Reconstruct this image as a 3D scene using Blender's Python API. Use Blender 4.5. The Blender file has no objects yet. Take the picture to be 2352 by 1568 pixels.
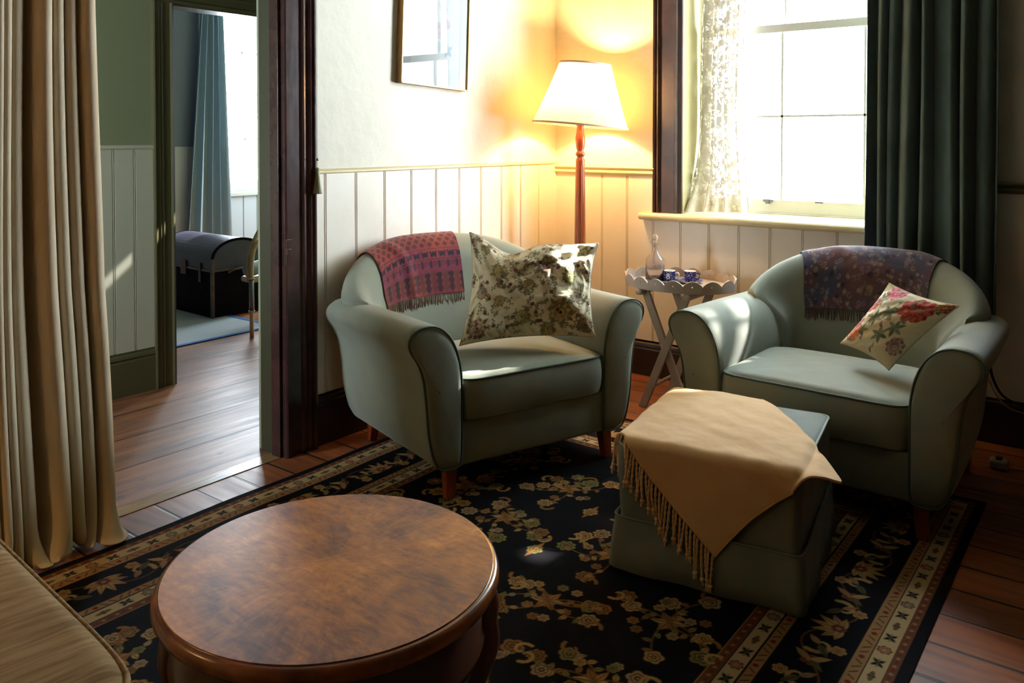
import bpy, bmesh, math, random
import numpy as np
from mathutils import Vector, Matrix

random.seed(4); rng = np.random.default_rng(4)
S = bpy.context.scene
COL = S.collection
R = math.radians
PI = math.pi

# ------------------------------------------------------------------ camera, world, sun, exposure
cam_d = bpy.data.cameras.new('camera'); cam = bpy.data.objects.new('camera', cam_d); COL.objects.link(cam)
cam.location = (3.0, -4.369, 1.4)
cam.rotation_euler = (R(90 - 1.3), 0, R(37.5))
cam_d.sensor_width = 36; cam_d.lens = 36 * 1900 / 2352
cam_d.shift_x = 0; cam_d.shift_y = (363 - 784) / 2352
cam_d.clip_start = 0.05
S.camera = cam

S.view_settings.view_transform = 'Standard'; S.view_settings.look = 'None'
S.view_settings.gamma = 1; S.view_settings.use_curve_mapping = False
S.view_settings.exposure = 0.26
S.cycles.use_denoising = True
S.cycles.max_bounces = 10; S.cycles.diffuse_bounces = 6; S.cycles.transparent_max_bounces = 12
S.cycles.sample_clamp_indirect = 6; S.cycles.caustics_refractive = False; S.cycles.caustics_reflective = False

W = bpy.data.worlds.new('sky'); S.world = W; W.use_nodes = True
bgn = W.node_tree.nodes['Background']
bgn.inputs['Color'].default_value = (0.80, 0.91, 1.0, 1); bgn.inputs['Strength'].default_value = 38.0

SUN_T, SUN_K = 0.80, 0.15            # drop and sideways drift per metre of travel into the room
sun_d = bpy.data.lights.new('sun', 'SUN'); sun = bpy.data.objects.new('sun', sun_d); COL.objects.link(sun)
sun_dir = Vector((-SUN_K, -1, -SUN_T)).normalized()
sun.rotation_euler = sun_dir.to_track_quat('-Z', 'Y').to_euler()
sun.location = (1.6 + SUN_K * 6, 6, 1.4 + SUN_T * 6)
sun_d.energy = 34; sun_d.angle = R(0.9); sun_d.color = (1.0, 0.95, 0.88)

def portal(name, loc, rot, sx, sy):
    d = bpy.data.lights.new(name, 'AREA'); d.shape = 'RECTANGLE'; d.size = sx; d.size_y = sy
    o = bpy.data.objects.new(name, d); COL.objects.link(o); o.location = loc; o.rotation_euler = rot
    d.cycles.is_portal = True
    return o
portal('opening_portal', (1.575, 0.36, 2.02), (R(-90), 0, 0), 1.40, 2.12)       # faces into the room (-y)
portal('opening_portal', (-.775, -4.62, 1.6), (R(90), 0, 0), .55, 1.0)  # unseen opening added at the hall end for more light
portal('opening_portal', (-3.1, 2.12, 1.86), (R(-90), 0, 0), .60, 2.0)  # unseen side opening added to brighten the far room
portal('opening_portal', (-4.45, 0.98, 1.9), (0, R(-90), 0), 2.1, 1.30)         # faces +x

# ------------------------------------------------------------------ helpers
def s2l(c):
    return tuple(((v / 255) / 12.92 if v / 255 <= 0.04045 else ((v / 255 + 0.055) / 1.055) ** 2.4) for v in c)

def mat(name, rgb, rough=0.6, metal=0.0, noise=None, nscale=8.0, stretch=(1, 1, 1), bump=0.0, bscale=60.0,
        bstretch=(1, 1, 1), spec=0.5, sheen=0.0, coat=0.0, attr=None, dist=0.01, sub=0.0):
    """Principled material; noise = second colour mixed in by a noise texture; attr = colour attribute used as base colour"""
    m = bpy.data.materials.new(name); m.use_nodes = True
    nt = m.node_tree; N = nt.nodes; L = nt.links; b = N['Principled BSDF']
    b.inputs['Roughness'].default_value = rough; b.inputs['Metallic'].default_value = metal
    b.inputs['Specular IOR Level'].default_value = spec
    if sheen: b.inputs['Sheen Weight'].default_value = sheen
    if coat: b.inputs['Coat Weight'].default_value = coat; b.inputs['Coat Roughness'].default_value = 0.15
    c = s2l(rgb)
    tc = N.new('ShaderNodeTexCoord')
    if attr:
        a = N.new('ShaderNodeAttribute'); a.attribute_name = attr; src = a.outputs['Color']
    else:
        r = N.new('ShaderNodeRGB'); r.outputs[0].default_value = (*c, 1); src = r.outputs[0]
    if noise:
        mp = N.new('ShaderNodeMapping'); mp.inputs['Scale'].default_value = stretch
        nz = N.new('ShaderNodeTexNoise'); nz.inputs['Scale'].default_value = nscale; nz.inputs['Detail'].default_value = 6
        L.new(tc.outputs['Object'], mp.inputs['Vector']); L.new(mp.outputs[0], nz.inputs['Vector'])
        rp = N.new('ShaderNodeMapRange'); rp.inputs[1].default_value = 0.35; rp.inputs[2].default_value = 0.68
        L.new(nz.outputs['Fac'], rp.inputs[0])
        mx = N.new('ShaderNodeMix'); mx.data_type = 'RGBA'
        L.new(rp.outputs[0], mx.inputs['Factor']); L.new(src, mx.inputs[6]); mx.inputs[7].default_value = (*s2l(noise), 1)
        src = mx.outputs[2]
    L.new(src, b.inputs['Base Color'])
    if bump:
        mp2 = N.new('ShaderNodeMapping'); mp2.inputs['Scale'].default_value = bstretch
        n2 = N.new('ShaderNodeTexNoise'); n2.inputs['Scale'].default_value = bscale; n2.inputs['Detail'].default_value = 4
        L.new(tc.outputs['Object'], mp2.inputs['Vector']); L.new(mp2.outputs[0], n2.inputs['Vector'])
        bp = N.new('ShaderNodeBump'); bp.inputs['Strength'].default_value = bump; bp.inputs['Distance'].default_value = dist
        L.new(n2.outputs['Fac'], bp.inputs['Height']); L.new(bp.outputs[0], b.inputs['Normal'])
    return m

def link(name, me, m=None, parent=None, smooth=False):
    o = bpy.data.objects.new(name, me); COL.objects.link(o)
    if m is not None:
        for k in (m if isinstance(m, (list, tuple)) else [m]): me.materials.append(k)
    if parent is not None: o.parent = parent
    if smooth: me.polygons.foreach_set('use_smooth', [True] * len(me.polygons))
    return o

def mesh_pf(V, F):
    me = bpy.data.meshes.new('m'); me.from_pydata([tuple(map(float, v)) for v in V], [], [tuple(map(int, f)) for f in F]); me.validate(); me.update()
    return me

class MB:
    """collects shapes that make ONE mesh"""
    def __init__(s): s.v = []; s.f = []; s.mi = []
    def add(s, V, F, mi=0):
        b = len(s.v); s.v += [tuple(map(float, v)) for v in V]; s.f += [tuple(int(i) + b for i in f) for f in F]; s.mi += [mi] * len(F); return s
    def box(s, x0, x1, y0, y1, z0, z1, mi=0, M=None):
        V = [(x, y, z) for z in (z0, z1) for y in (y0, y1) for x in (x0, x1)]
        if M is not None: V = [tuple(M @ Vector(v)) for v in V]
        return s.add(V, [(0, 2, 3, 1), (4, 5, 7, 6), (0, 1, 5, 4), (2, 6, 7, 3), (0, 4, 6, 2), (1, 3, 7, 5)], mi)
    def prism(s, poly, axis, a, b, mi=0):
        """2-D polygon (p,q) extruded along axis between a and b. axis x: (p,q)=(y,z); y: (x,z); z: (x,y)"""
        n = len(poly)
        def P(p, q, t): return {'x': (t, p, q), 'y': (p, t, q), 'z': (p, q, t)}[axis]
        V = [P(p, q, a) for p, q in poly] + [P(p, q, b) for p, q in poly]
        F = [tuple(range(n))[::-1], tuple(range(n, 2 * n))] + [(i, (i + 1) % n, n + (i + 1) % n, n + i) for i in range(n)]
        return s.add(V, F, mi)
    def grid(s, P, cu=False, cv=False, mi=0):
        P = np.asarray(P, float); n, m = P.shape[:2]; F = []
        for i in range(n if cu else n - 1):
            for j in range(m if cv else m - 1):
                F.append((i * m + j, ((i + 1) % n) * m + j, ((i + 1) % n) * m + (j + 1) % m, i * m + (j + 1) % m))
        return s.add(P.reshape(-1, 3), F, mi)
    def tube(s, path, r, seg=8, closed=False, caps=True, mi=0):
        P = np.asarray(path, float); n = len(P); rr = np.broadcast_to(np.asarray(r, float), (n,))
        if closed: T = np.roll(P, -1, 0) - np.roll(P, 1, 0)
        else: T = np.gradient(P, axis=0)
        T /= np.linalg.norm(T, axis=1)[:, None] + 1e-12
        up = np.array([0, 0, 1.0]) if abs(T[0][2]) < 0.9 else np.array([1.0, 0, 0])
        rings = []; u = np.cross(T[0], up); u /= np.linalg.norm(u)
        for i in range(n):
            u = u - T[i] * (u @ T[i]); u /= np.linalg.norm(u) + 1e-12; w = np.cross(T[i], u)
            a = np.linspace(0, 2 * PI, seg, endpoint=False)
            rings.append(P[i] + rr[i] * (np.cos(a)[:, None] * u + np.sin(a)[:, None] * w))
        b = len(s.v); s.grid(np.array(rings), cu=closed, cv=True, mi=mi)
        if caps and not closed:
            s.f.append(tuple(range(b, b + seg))[::-1]); s.f.append(tuple(range(b + (n - 1) * seg, b + n * seg))); s.mi += [mi, mi]
        return s
    def lathe(s, prof, seg=32, c=(0, 0, 0), sx=1, sy=1, mi=0, rfun=None):
        a = np.linspace(0, 2 * PI, seg, endpoint=False); P = []
        for r, z in prof:
            k = rfun(a, z) if rfun else 1
            P.append(np.stack([c[0] + r * k * np.cos(a) * sx, c[1] + r * k * np.sin(a) * sy, np.full(seg, c[2] + z)], 1))
        return s.grid(np.array(P), cv=True, mi=mi)
    def build(s, name, m=None, parent=None, smooth=False, bevel=0, seg=2, auto=False, solid=0, recalc=True):
        me = mesh_pf(s.v, s.f)
        if len(me.polygons) == len(s.mi): me.polygons.foreach_set('material_index', s.mi)
        if recalc:
            bm = bmesh.new(); bm.from_mesh(me); bmesh.ops.recalc_face_normals(bm, faces=bm.faces); bm.to_mesh(me); bm.free()
        o = link(name, me, m, parent, smooth)
        if solid:
            q = o.modifiers.new('s', 'SOLIDIFY'); q.thickness = solid; q.offset = 0
        if bevel:
            q = o.modifiers.new('b', 'BEVEL'); q.width = bevel; q.segments = seg; q.limit_method = 'ANGLE'; q.angle_limit = R(35)
        return o

def empty(name, loc, rz=0):
    o = bpy.data.objects.new(name, None); COL.objects.link(o); o.location = loc; o.rotation_euler = (0, 0, rz); o.empty_display_size = 0.1
    return o
def tag(o, label=None, cat=None, group=None, kind=None):
    if label: o['label'] = label
    if cat: o['category'] = cat
    if group: o['group'] = group
    if kind: o['kind'] = kind
    return o
def struct(o): o['kind'] = 'structure'; return o

def spline(P, n, closed=False):
    """Catmull-Rom through points"""
    P = np.asarray(P, float); k = len(P); out = []
    segs = k if closed else k - 1
    for t in np.linspace(0, segs, n, endpoint=not closed):
        i = min(int(t), segs - 1); f = t - i
        if closed: p = [P[(i + d) % k] for d in (-1, 0, 1, 2)]
        else: p = [P[min(max(i + d, 0), k - 1)] for d in (-1, 0, 1, 2)]
        out.append(0.5 * ((2 * p[1]) + (-p[0] + p[2]) * f + (2 * p[0] - 5 * p[1] + 4 * p[2] - p[3]) * f * f + (-p[0] + 3 * p[1] - 3 * p[2] + p[3]) * f ** 3))
    return np.array(out)

def sstep(x, a, b):
    t = np.clip((x - a) / (b - a), 0, 1); return t * t * (3 - 2 * t)

_perm = rng.random((64, 64))
def vnoise(x, y):
    """smooth value noise, numpy"""
    x = np.asarray(x, float); y = np.asarray(y, float)
    xi = np.floor(x).astype(int); yi = np.floor(y).astype(int); fx = x - xi; fy = y - yi
    fx = fx * fx * (3 - 2 * fx); fy = fy * fy * (3 - 2 * fy)
    g = lambda a, b: _perm[a % 64, b % 64]
    return (g(xi, yi) * (1 - fx) + g(xi + 1, yi) * fx) * (1 - fy) + (g(xi, yi + 1) * (1 - fx) + g(xi + 1, yi + 1) * fx) * fy
def fbm(x, y, o=4):
    r = 0; a = 0.5
    for k in range(o): r = r + a * vnoise(x * 2 ** k + 7.3 * k, y * 2 ** k + 3.1 * k); a /= 2
    return r

# ------------------------------------------------------------------ woven and printed patterns (colour attribute data)
class Canvas:
    def __init__(s, w, h, res, col):
        s.w, s.h, s.res = w, h, res; s.nx = int(w / res) + 1; s.ny = int(h / res) + 1
        s.X, s.Y = np.meshgrid(np.linspace(0, w, s.nx), np.linspace(0, h, s.ny))
        s.A = np.ones((s.ny, s.nx, 3)) * np.array(s2l(col))
    def win(s, cx, cy, r):
        i0 = max(0, int((cy - r) / s.res)); i1 = min(s.ny, int((cy + r) / s.res) + 2); j0 = max(0, int((cx - r) / s.res)); j1 = min(s.nx, int((cx + r) / s.res) + 2)
        if i1 <= i0 or j1 <= j0: return None
        return (slice(i0, i1), slice(j0, j1))
    def put(s, sl, d, col):
        """d: signed distance (negative inside)"""
        a = np.clip(0.5 - d / s.res, 0, 1)[..., None]; s.A[sl] = s.A[sl] * (1 - a) + np.array(s2l(col)) * a
    def flower(s, cx, cy, r, n=6, rot=0, col=(170, 135, 80), line=(60, 35, 25), cen=(120, 60, 35), inner=True, depth=0.25):
        sl = s.win(cx, cy, r * 1.1)
        if sl is None: return
        x = s.X[sl] - cx; y = s.Y[sl] - cy; q = np.hypot(x, y); th = np.arctan2(y, x) + rot
        Rr = r * (1 - depth + depth * np.abs(np.cos(n * th / 2)))
        s.put(sl, q - Rr, col)
        if inner:
            s.put(sl, np.abs(q - Rr * 0.62) - r * 0.06, line); s.put(sl, q - r * 0.3, cen); s.put(sl, q - r * 0.12, col)
    def leaf(s, cx, cy, L, wd, rot, col, vein=None):
        sl = s.win(cx, cy, L)
        if sl is None: return
        x = s.X[sl] - cx; y = s.Y[sl] - cy; c, k = math.cos(rot), math.sin(rot)
        a = x * c + y * k; b = -x * k + y * c; t = np.clip(a / L, 0, 1)
        w_ = wd * np.sin(PI * t ** 0.8) ; d = np.where((a < 0) | (a > L), 1, np.abs(b) - w_)
        s.put(sl, d, col)
        if vein: s.put(sl, np.where((a < 0) | (a > L * 0.9), 1, np.abs(b) - s.res * 0.35), vein)
    def stroke(s, pts, wd, col):
        pts = np.asarray(pts)
        for (x0, y0), (x1, y1) in zip(pts[:-1], pts[1:]):
            L = math.hypot(x1 - x0, y1 - y0); sl = s.win((x0 + x1) / 2, (y0 + y1) / 2, L / 2 + wd * 2 + s.res)
            if sl is None: continue
            t = np.clip(((s.X[sl] - x0) * (x1 - x0) + (s.Y[sl] - y0) * (y1 - y0)) / (L * L + 1e-12), 0, 1)
            s.put(sl, np.hypot(s.X[sl] - x0 - t * (x1 - x0), s.Y[sl] - y0 - t * (y1 - y0)) - wd, col)
    def curl(s, cx, cy, r, rot, col, wd, flip=1, turns=0.8):
        t = np.linspace(0, 1, 12); a = rot + flip * t * 2 * PI * turns; q = r * (1 - 0.75 * t)
        P = np.stack([cx + q * np.cos(a), cy + q * np.sin(a)], 1)
        for k in range(11): s.stroke(P[k:k + 2], wd * (1 - 0.6 * t[k]), col)
    def rose(s, cx, cy, r, cols, rot=0):
        """layered many-petalled bloom"""
        for k in range(6):
            q = r * (1 - k * 0.16); s.flower(cx + 0.1 * r * math.sin(k * 2.3 + rot), cy + 0.1 * r * math.cos(k * 1.9 + rot), q, 7 + (k % 3), rot + k * 0.7, cols[k % len(cols)], inner=False, depth=0.3)
            s.flower(cx + 0.1 * r * math.sin(k * 2.3 + rot), cy + 0.1 * r * math.cos(k * 1.9 + rot), q * 0.9, 8 + (k % 3), rot + k * 0.7 + 0.3, cols[(k + 1) % len(cols)], inner=False, depth=0.45)
    def sample(s, x, y):
        j = np.clip(x / s.res, 0, s.nx - 1.001); i = np.clip(y / s.res, 0, s.ny - 1.001); j0 = j.astype(int); i0 = i.astype(int); fj = (j - j0)[..., None]; fi = (i - i0)[..., None]
        A = s.A
        return (A[i0, j0] * (1 - fj) + A[i0, j0 + 1] * fj) * (1 - fi) + (A[i0 + 1, j0] * (1 - fj) + A[i0 + 1, j0 + 1] * fj) * fi

def set_attr(me, cols, name='col'):
    a = me.color_attributes.new(name, 'FLOAT_COLOR', 'POINT'); c = np.ones((len(me.vertices), 4), np.float32); c[:, :3] = cols.reshape(-1, 3)
    a.data.foreach_set('color', c.ravel())
def fast_grid(P, cols=None):
    """P [n,m,3] -> mesh with quads, made quickly"""
    n, m = P.shape[:2]; me = bpy.data.meshes.new('g')
    idx = np.arange(n * m).reshape(n, m); F = np.stack([idx[:-1, :-1], idx[:-1, 1:], idx[1:, 1:], idx[1:, :-1]], -1).reshape(-1, 4)
    me.vertices.add(n * m); me.vertices.foreach_set('co', P.astype(np.float32).ravel())
    me.loops.add(F.size); me.loops.foreach_set('vertex_index', F.astype(np.int32).ravel())
    me.polygons.add(len(F)); me.polygons.foreach_set('loop_start', (np.arange(len(F)) * 4).astype(np.int32))
    me.update(calc_edges=True); me.validate()
    if cols is not None: set_attr(me, cols)
    return me

# ------------------------------------------------------------------ materials
M = {}
M['plaster'] = mat('plaster_cream', (236, 233, 218), 0.75, noise=(229, 225, 208), nscale=3, bump=0.35, bscale=9, dist=0.02)
M['panel'] = mat('panel_cream_white', (238, 232, 218), 0.45, noise=(232, 224, 208), nscale=4, bump=0.06, bscale=30)
M['trim_cream'] = mat('trim_cream', (218, 206, 160), 0.35, bump=0.1, bscale=20)
M['dark_gloss'] = mat('dark_brown_gloss_paint', (66, 42, 40), 0.2, noise=(50, 32, 32), nscale=12, bump=0.22, bscale=34, bstretch=(1, 1, .35), dist=0.003, spec=0.6)
M['dark_win'] = mat('dark_brown_paint', (60, 42, 40), 0.35, noise=(44, 32, 30), nscale=14, bump=0.15, bscale=60, dist=0.004)
M['base_dark'] = mat('baseboard_dark', (40, 27, 22), 0.3, bump=0.1, bscale=20)
M['olive_trim'] = mat('olive_trim', (90, 86, 60), 0.3, bump=0.12, bscale=25)
M['hall_plaster'] = mat('hall_plaster', (136, 142, 112), 0.7, bump=0.2, bscale=14)
M['hall_panel'] = mat('hall_panel', (208, 208, 190), 0.45)
M['far_wall'] = mat('far_wall', (112, 126, 142), 0.7)
M['white_paint'] = mat('white_window_paint', (235, 235, 228), 0.4)
M['room_back'] = mat('dark_green_wall', (58, 60, 48), 0.7)
M['ceiling'] = mat('ceiling', (128, 120, 104), 0.8)
M['fabric'] = mat('sage_green_linen', (136, 141, 125), 0.85, noise=(124, 131, 118), nscale=5, bump=0.25, bscale=420, bstretch=(1, 1, 1), dist=0.0015, sheen=0.25, spec=0.25)
M['piping'] = mat('green_piping', (72, 88, 78), 0.8)
M['fabric_ott'] = mat('grey_green_linen', (120, 130, 124), 0.85, noise=(106, 117, 112), nscale=6, bump=0.25, bscale=420, dist=0.0015, sheen=0.2, spec=0.25)
M['leg_orange'] = mat('orange_varnished_wood', (150, 70, 36), 0.3, noise=(104, 44, 24), nscale=4, stretch=(6, 6, 0.8))
M['lamp_wood'] = mat('lamp_wood', (164, 82, 40), 0.25, noise=(128, 58, 28), nscale=4, stretch=(5, 5, 0.6), coat=0.4)
M['curtain_cream'] = mat('cream_heavy_curtain', (214, 198, 170), 0.9, noise=(204, 186, 156), nscale=3, bump=0.3, bscale=260, dist=0.002, sheen=0.2, spec=0.1)
M['curtain_green'] = mat('dark_green_curtain', (90, 114, 114), 0.85, noise=(74, 94, 94), nscale=3, bump=0.2, bscale=200, dist=0.002, sheen=0.3, spec=0.1)
M['beige_sofa'] = mat('ribbed_beige_fabric', (156, 132, 94), 0.9, noise=(116, 92, 60), nscale=5, stretch=(16, 1.4, 4), bump=0.5, bscale=8, bstretch=(26, 1.6, 6), dist=0.003, spec=0.15)
M['throw_beige'] = mat('beige_pashmina', (226, 188, 138), 0.9, noise=(216, 176, 124), nscale=7, bump=0.2, bscale=300, dist=0.001, sheen=0.3, spec=0.1)
M['tray'] = mat('taupe_painted_wood', (168, 156, 146), 0.5, noise=(156, 142, 130), nscale=8)
M['white_china'] = mat('white_china', (235, 233, 228), 0.15)
M['blue_edge'] = mat('blue_border', (38, 92, 160), 0.8)
M['mat_white'] = mat('white_woven_mat', (150, 158, 160), 0.9, bump=0.4, bscale=200, dist=0.003)
M['trunk'] = mat('dark_trunk_hide', (20, 15, 18), 0.8, noise=(10, 8, 12), spec=.05, nscale=6, bump=0.4, bscale=30, dist=0.005)
M['trunk_lid'] = mat('worn_blue_trunk_lid', (34, 36, 54), 0.42, noise=(20, 20, 34), nscale=7, bump=0.3, bscale=40, dist=0.003)
M['trunk_trim'] = mat('trunk_leather_trim', (50, 30, 28), 0.5, noise=(84, 62, 48), nscale=18)
M['cane'] = mat('cane', (196, 168, 128), 0.4, noise=(160, 128, 92), nscale=10)
M['grey_metal'] = mat('grey_metal', (120, 122, 124), 0.35, metal=0.8)
M['gold'] = mat('thin_gilt_frame', (190, 150, 96), 0.3, metal=0.6)
M['mount'] = mat('white_mount', (240, 240, 236), 0.6)
M['black_rubber'] = mat('black_cable', (16, 15, 14), 0.5)
M['cord'] = mat('cord', (150, 136, 116), 0.8)
M['tassel'] = mat('olive_tassel', (176, 178, 150), 0.85, noise=(136, 140, 110), nscale=60, stretch=(1, 1, 0.1))
M['dark_under'] = mat('dark_underside', (24, 20, 18), 0.9)
M['lining'] = mat('pinkish_lining', (206, 184, 168), 0.85)

def wood_floor(name, axis, width, off, c1, c2, c3, rough=0.3, dark=0.5):
    """planks running along `axis`; stains and knots belong to the boards"""
    m = bpy.data.materials.new(name); m.use_nodes = True; nt = m.node_tree; N = nt.nodes; L = nt.links; b = N['Principled BSDF']
    tc = N.new('ShaderNodeTexCoord'); sp = N.new('ShaderNodeSeparateXYZ'); L.new(tc.outputs['Object'], sp.inputs[0])
    across, along = ('Y', 'X') if axis == 'x' else ('X', 'Y')
    def mth(op, a, bb=None, c=None):
        n = N.new('ShaderNodeMath'); n.operation = op
        for i, v in enumerate((a, bb, c)):
            if v is None: continue
            if isinstance(v, (int, float)): n.inputs[i].default_value = v
            else: L.new(v, n.inputs[i])
        return n.outputs[0]
    q = mth('DIVIDE', mth('SUBTRACT', sp.outputs[across], off), width); idx = mth('FLOOR', q); fr = mth('SUBTRACT', q, idx)
    wn = N.new('ShaderNodeTexWhiteNoise'); wn.noise_dimensions = '1D'; L.new(idx, wn.inputs['W'])
    # grain coordinates
    cb = N.new('ShaderNodeCombineXYZ'); L.new(mth('MULTIPLY', sp.outputs[along], 1.3), cb.inputs[0]); L.new(mth('MULTIPLY', sp.outputs[across], 13.0), cb.inputs[1]); L.new(mth('MULTIPLY', idx, 3.7), cb.inputs[2])
    g = N.new('ShaderNodeTexNoise'); g.inputs['Scale'].default_value = 1.6; g.inputs['Detail'].default_value = 7; g.inputs['Distortion'].default_value = 0.6; L.new(cb.outputs[0], g.inputs['Vector'])
    st = N.new('ShaderNodeTexNoise'); st.inputs['Scale'].default_value = 3.2; st.inputs['Detail'].default_value = 6
    cb2 = N.new('ShaderNodeCombineXYZ'); L.new(sp.outputs[along], cb2.inputs[0]); L.new(mth('MULTIPLY', sp.outputs[across], 2.6), cb2.inputs[1]); L.new(idx, cb2.inputs[2]); L.new(cb2.outputs[0], st.inputs['Vector'])
    kn = N.new('ShaderNodeTexVoronoi'); kn.inputs['Scale'].default_value = 3.0; L.new(cb2.outputs[0], kn.inputs['Vector'])
    mx = N.new('ShaderNodeMix'); mx.data_type = 'RGBA'; mx.inputs[6].default_value = (*s2l(c1), 1); mx.inputs[7].default_value = (*s2l(c2), 1)
    rg = N.new('ShaderNodeMapRange'); rg.inputs[1].default_value = 0.35; rg.inputs[2].default_value = 0.65; L.new(g.outputs['Fac'], rg.inputs[0]); L.new(rg.outputs[0], mx.inputs['Factor'])
    hv = N.new('ShaderNodeHueSaturation'); L.new(mx.outputs[2], hv.inputs['Color']); L.new(mth('ADD', mth('MULTIPLY', wn.outputs['Value'], 0.5), 0.72), hv.inputs['Value'])
    m2 = N.new('ShaderNodeMix'); m2.data_type = 'RGBA'; m2.inputs[7].default_value = (*s2l(c3), 1); L.new(hv.outputs[0], m2.inputs[6])
    rs = N.new('ShaderNodeMapRange'); rs.inputs[1].default_value = 0.52; rs.inputs[2].default_value = 0.72; rs.inputs[4].default_value = dark; L.new(st.outputs['Fac'], rs.inputs[0])
    kd = N.new('ShaderNodeMapRange'); kd.inputs[1].default_value = 0.03; kd.inputs[2].default_value = 0.07; kd.inputs[3].default_value = 0.85; kd.inputs[4].default_value = 0; L.new(kn.outputs['Distance'], kd.inputs[0])
    L.new(mth('MAXIMUM', rs.outputs[0], kd.outputs[0]), m2.inputs['Factor'])
    e = mth('MINIMUM', fr, mth('SUBTRACT', 1.0, fr)); gap = N.new('ShaderNodeMapRange'); gw = 0.0065 / width
    gap.inputs[1].default_value = gw * 0.5; gap.inputs[2].default_value = gw; gap.inputs[3].default_value = 1; gap.inputs[4].default_value = 0; L.new(e, gap.inputs[0])
    m3 = N.new('ShaderNodeMix'); m3.data_type = 'RGBA'; m3.inputs[7].default_value = (0.004, 0.003, 0.002, 1); L.new(m2.outputs[2], m3.inputs[6]); L.new(gap.outputs[0], m3.inputs['Factor'])
    L.new(m3.outputs[2], b.inputs['Base Color'])
    L.new(mth('ADD', mth('MULTIPLY', g.outputs['Fac'], 0.25), rough - 0.1), b.inputs['Roughness'])
    bp = N.new('ShaderNodeBump'); bp.inputs['Distance'].default_value = 0.004; bp.inputs['Strength'].default_value = 0.5
    L.new(mth('SUBTRACT', mth('ADD', mth('MULTIPLY', g.outputs['Fac'], 0.10), mth('MULTIPLY', st.outputs['Fac'], 0.6)), mth('MULTIPLY', gap.outputs[0], 0.8)), bp.inputs['Height']); L.new(bp.outputs[0], b.inputs['Normal'])
    return m
M['floor_room'] = wood_floor('room_floorboards', 'x', 0.172, -2.37, (148, 84, 44), (108, 56, 30), (52, 34, 26), 0.44)
M['floor_hall'] = wood_floor('hall_floorboards', 'y', 0.345, -0.085, (156, 100, 62), (122, 76, 50), (50, 38, 36), 0.42, 0.8)

def glass_mat():
    m = bpy.data.materials.new('window_glass'); m.use_nodes = True; nt = m.node_tree; N = nt.nodes; L = nt.links
    for n in list(N): N.remove(n)
    o = N.new('ShaderNodeOutputMaterial'); t = N.new('ShaderNodeBsdfTransparent'); g = N.new('ShaderNodeBsdfGlossy'); g.inputs['Roughness'].default_value = 0.02
    f = N.new('ShaderNodeFresnel'); f.inputs['IOR'].default_value = 1.45; mx = N.new('ShaderNodeMixShader')
    L.new(f.outputs[0], mx.inputs[0]); L.new(t.outputs[0], mx.inputs[1]); L.new(g.outputs[0], mx.inputs[2]); L.new(mx.outputs[0], o.inputs[0])
    return m
M['glass'] = glass_mat()
def cut_glass():
    m = bpy.data.materials.new('cut_glass'); m.use_nodes = True; nt = m.node_tree; b = nt.nodes['Principled BSDF']
    b.inputs['Base Color'].default_value = (0.97, 0.93, 0.95, 1); b.inputs['Roughness'].default_value = 0.08; b.inputs['Transmission Weight'].default_value = 0.88; b.inputs['IOR'].default_value = 1.3
    b.inputs['Specular IOR Level'].default_value = 0.8
    return m
M['cut_glass'] = cut_glass()
def translucent(name, rgb, mixf=0.55, lace=False, ribs=0):
    m = bpy.data.materials.new(name); m.use_nodes = True; nt = m.node_tree; N = nt.nodes; L = nt.links
    for n in list(N): N.remove(n)
    o = N.new('ShaderNodeOutputMaterial'); d = N.new('ShaderNodeBsdfDiffuse'); t = N.new('ShaderNodeBsdfTranslucent'); c = (*s2l(rgb), 1)
    d.inputs[0].default_value = c; t.inputs[0].default_value = c
    mx = N.new('ShaderNodeMixShader'); mx.inputs[0].default_value = mixf; L.new(d.outputs[0], mx.inputs[1]); L.new(t.outputs[0], mx.inputs[2]); last = mx.outputs[0]
    tc = N.new('ShaderNodeTexCoord')
    if lace:
        v = N.new('ShaderNodeTexVoronoi'); v.feature = 'DISTANCE_TO_EDGE'; v.inputs['Scale'].default_value = 44; L.new(tc.outputs['Object'], v.inputs['Vector'])
        nz = N.new('ShaderNodeTexNoise'); nz.inputs['Scale'].default_value = 30; nz.inputs['Detail'].default_value = 4; L.new(tc.outputs['Object'], nz.inputs['Vector'])
        a = N.new('ShaderNodeMath'); a.operation = 'GREATER_THAN'; a.inputs[1].default_value = 0.10; L.new(v.outputs['Distance'], a.inputs[0])
        b2 = N.new('ShaderNodeMath'); b2.operation = 'LESS_THAN'; b2.inputs[1].default_value = 0.52; L.new(nz.outputs['Fac'], b2.inputs[0])
        c2 = N.new('ShaderNodeMath'); c2.operation = 'MULTIPLY'; L.new(a.outputs[0], c2.inputs[0]); L.new(b2.outputs[0], c2.inputs[1])
        c3 = N.new('ShaderNodeMath'); c3.operation = 'MULTIPLY_ADD'; c3.inputs[1].default_value = 0.22; c3.inputs[2].default_value = 0.0; L.new(c2.outputs[0], c3.inputs[0])
        tr = N.new('ShaderNodeBsdfTransparent'); m2 = N.new('ShaderNodeMixShader'); L.new(c3.outputs[0], m2.inputs[0]); L.new(last, m2.inputs[1]); L.new(tr.outputs[0], m2.inputs[2]); last = m2.outputs[0]
    L.new(last, o.inputs[0]); return m
M['lace'] = translucent('white_lace', (232, 224, 208), 0.022, lace=True)
M['shade'] = translucent('pleated_shade_cloth', (244, 222, 174), 0.5)
M['curtain_teal'] = translucent('teal_curtain', (140, 160, 166), 0.2)
M['sheer'] = translucent('white_blind', (235, 240, 242), 0.6)
def emit(name, rgb, st):
    m = bpy.data.materials.new(name); m.use_nodes = True; b = m.node_tree.nodes['Principled BSDF']; b.inputs['Emission Color'].default_value = (*rgb, 1); b.inputs['Emission Strength'].default_value = st
    return m

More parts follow.
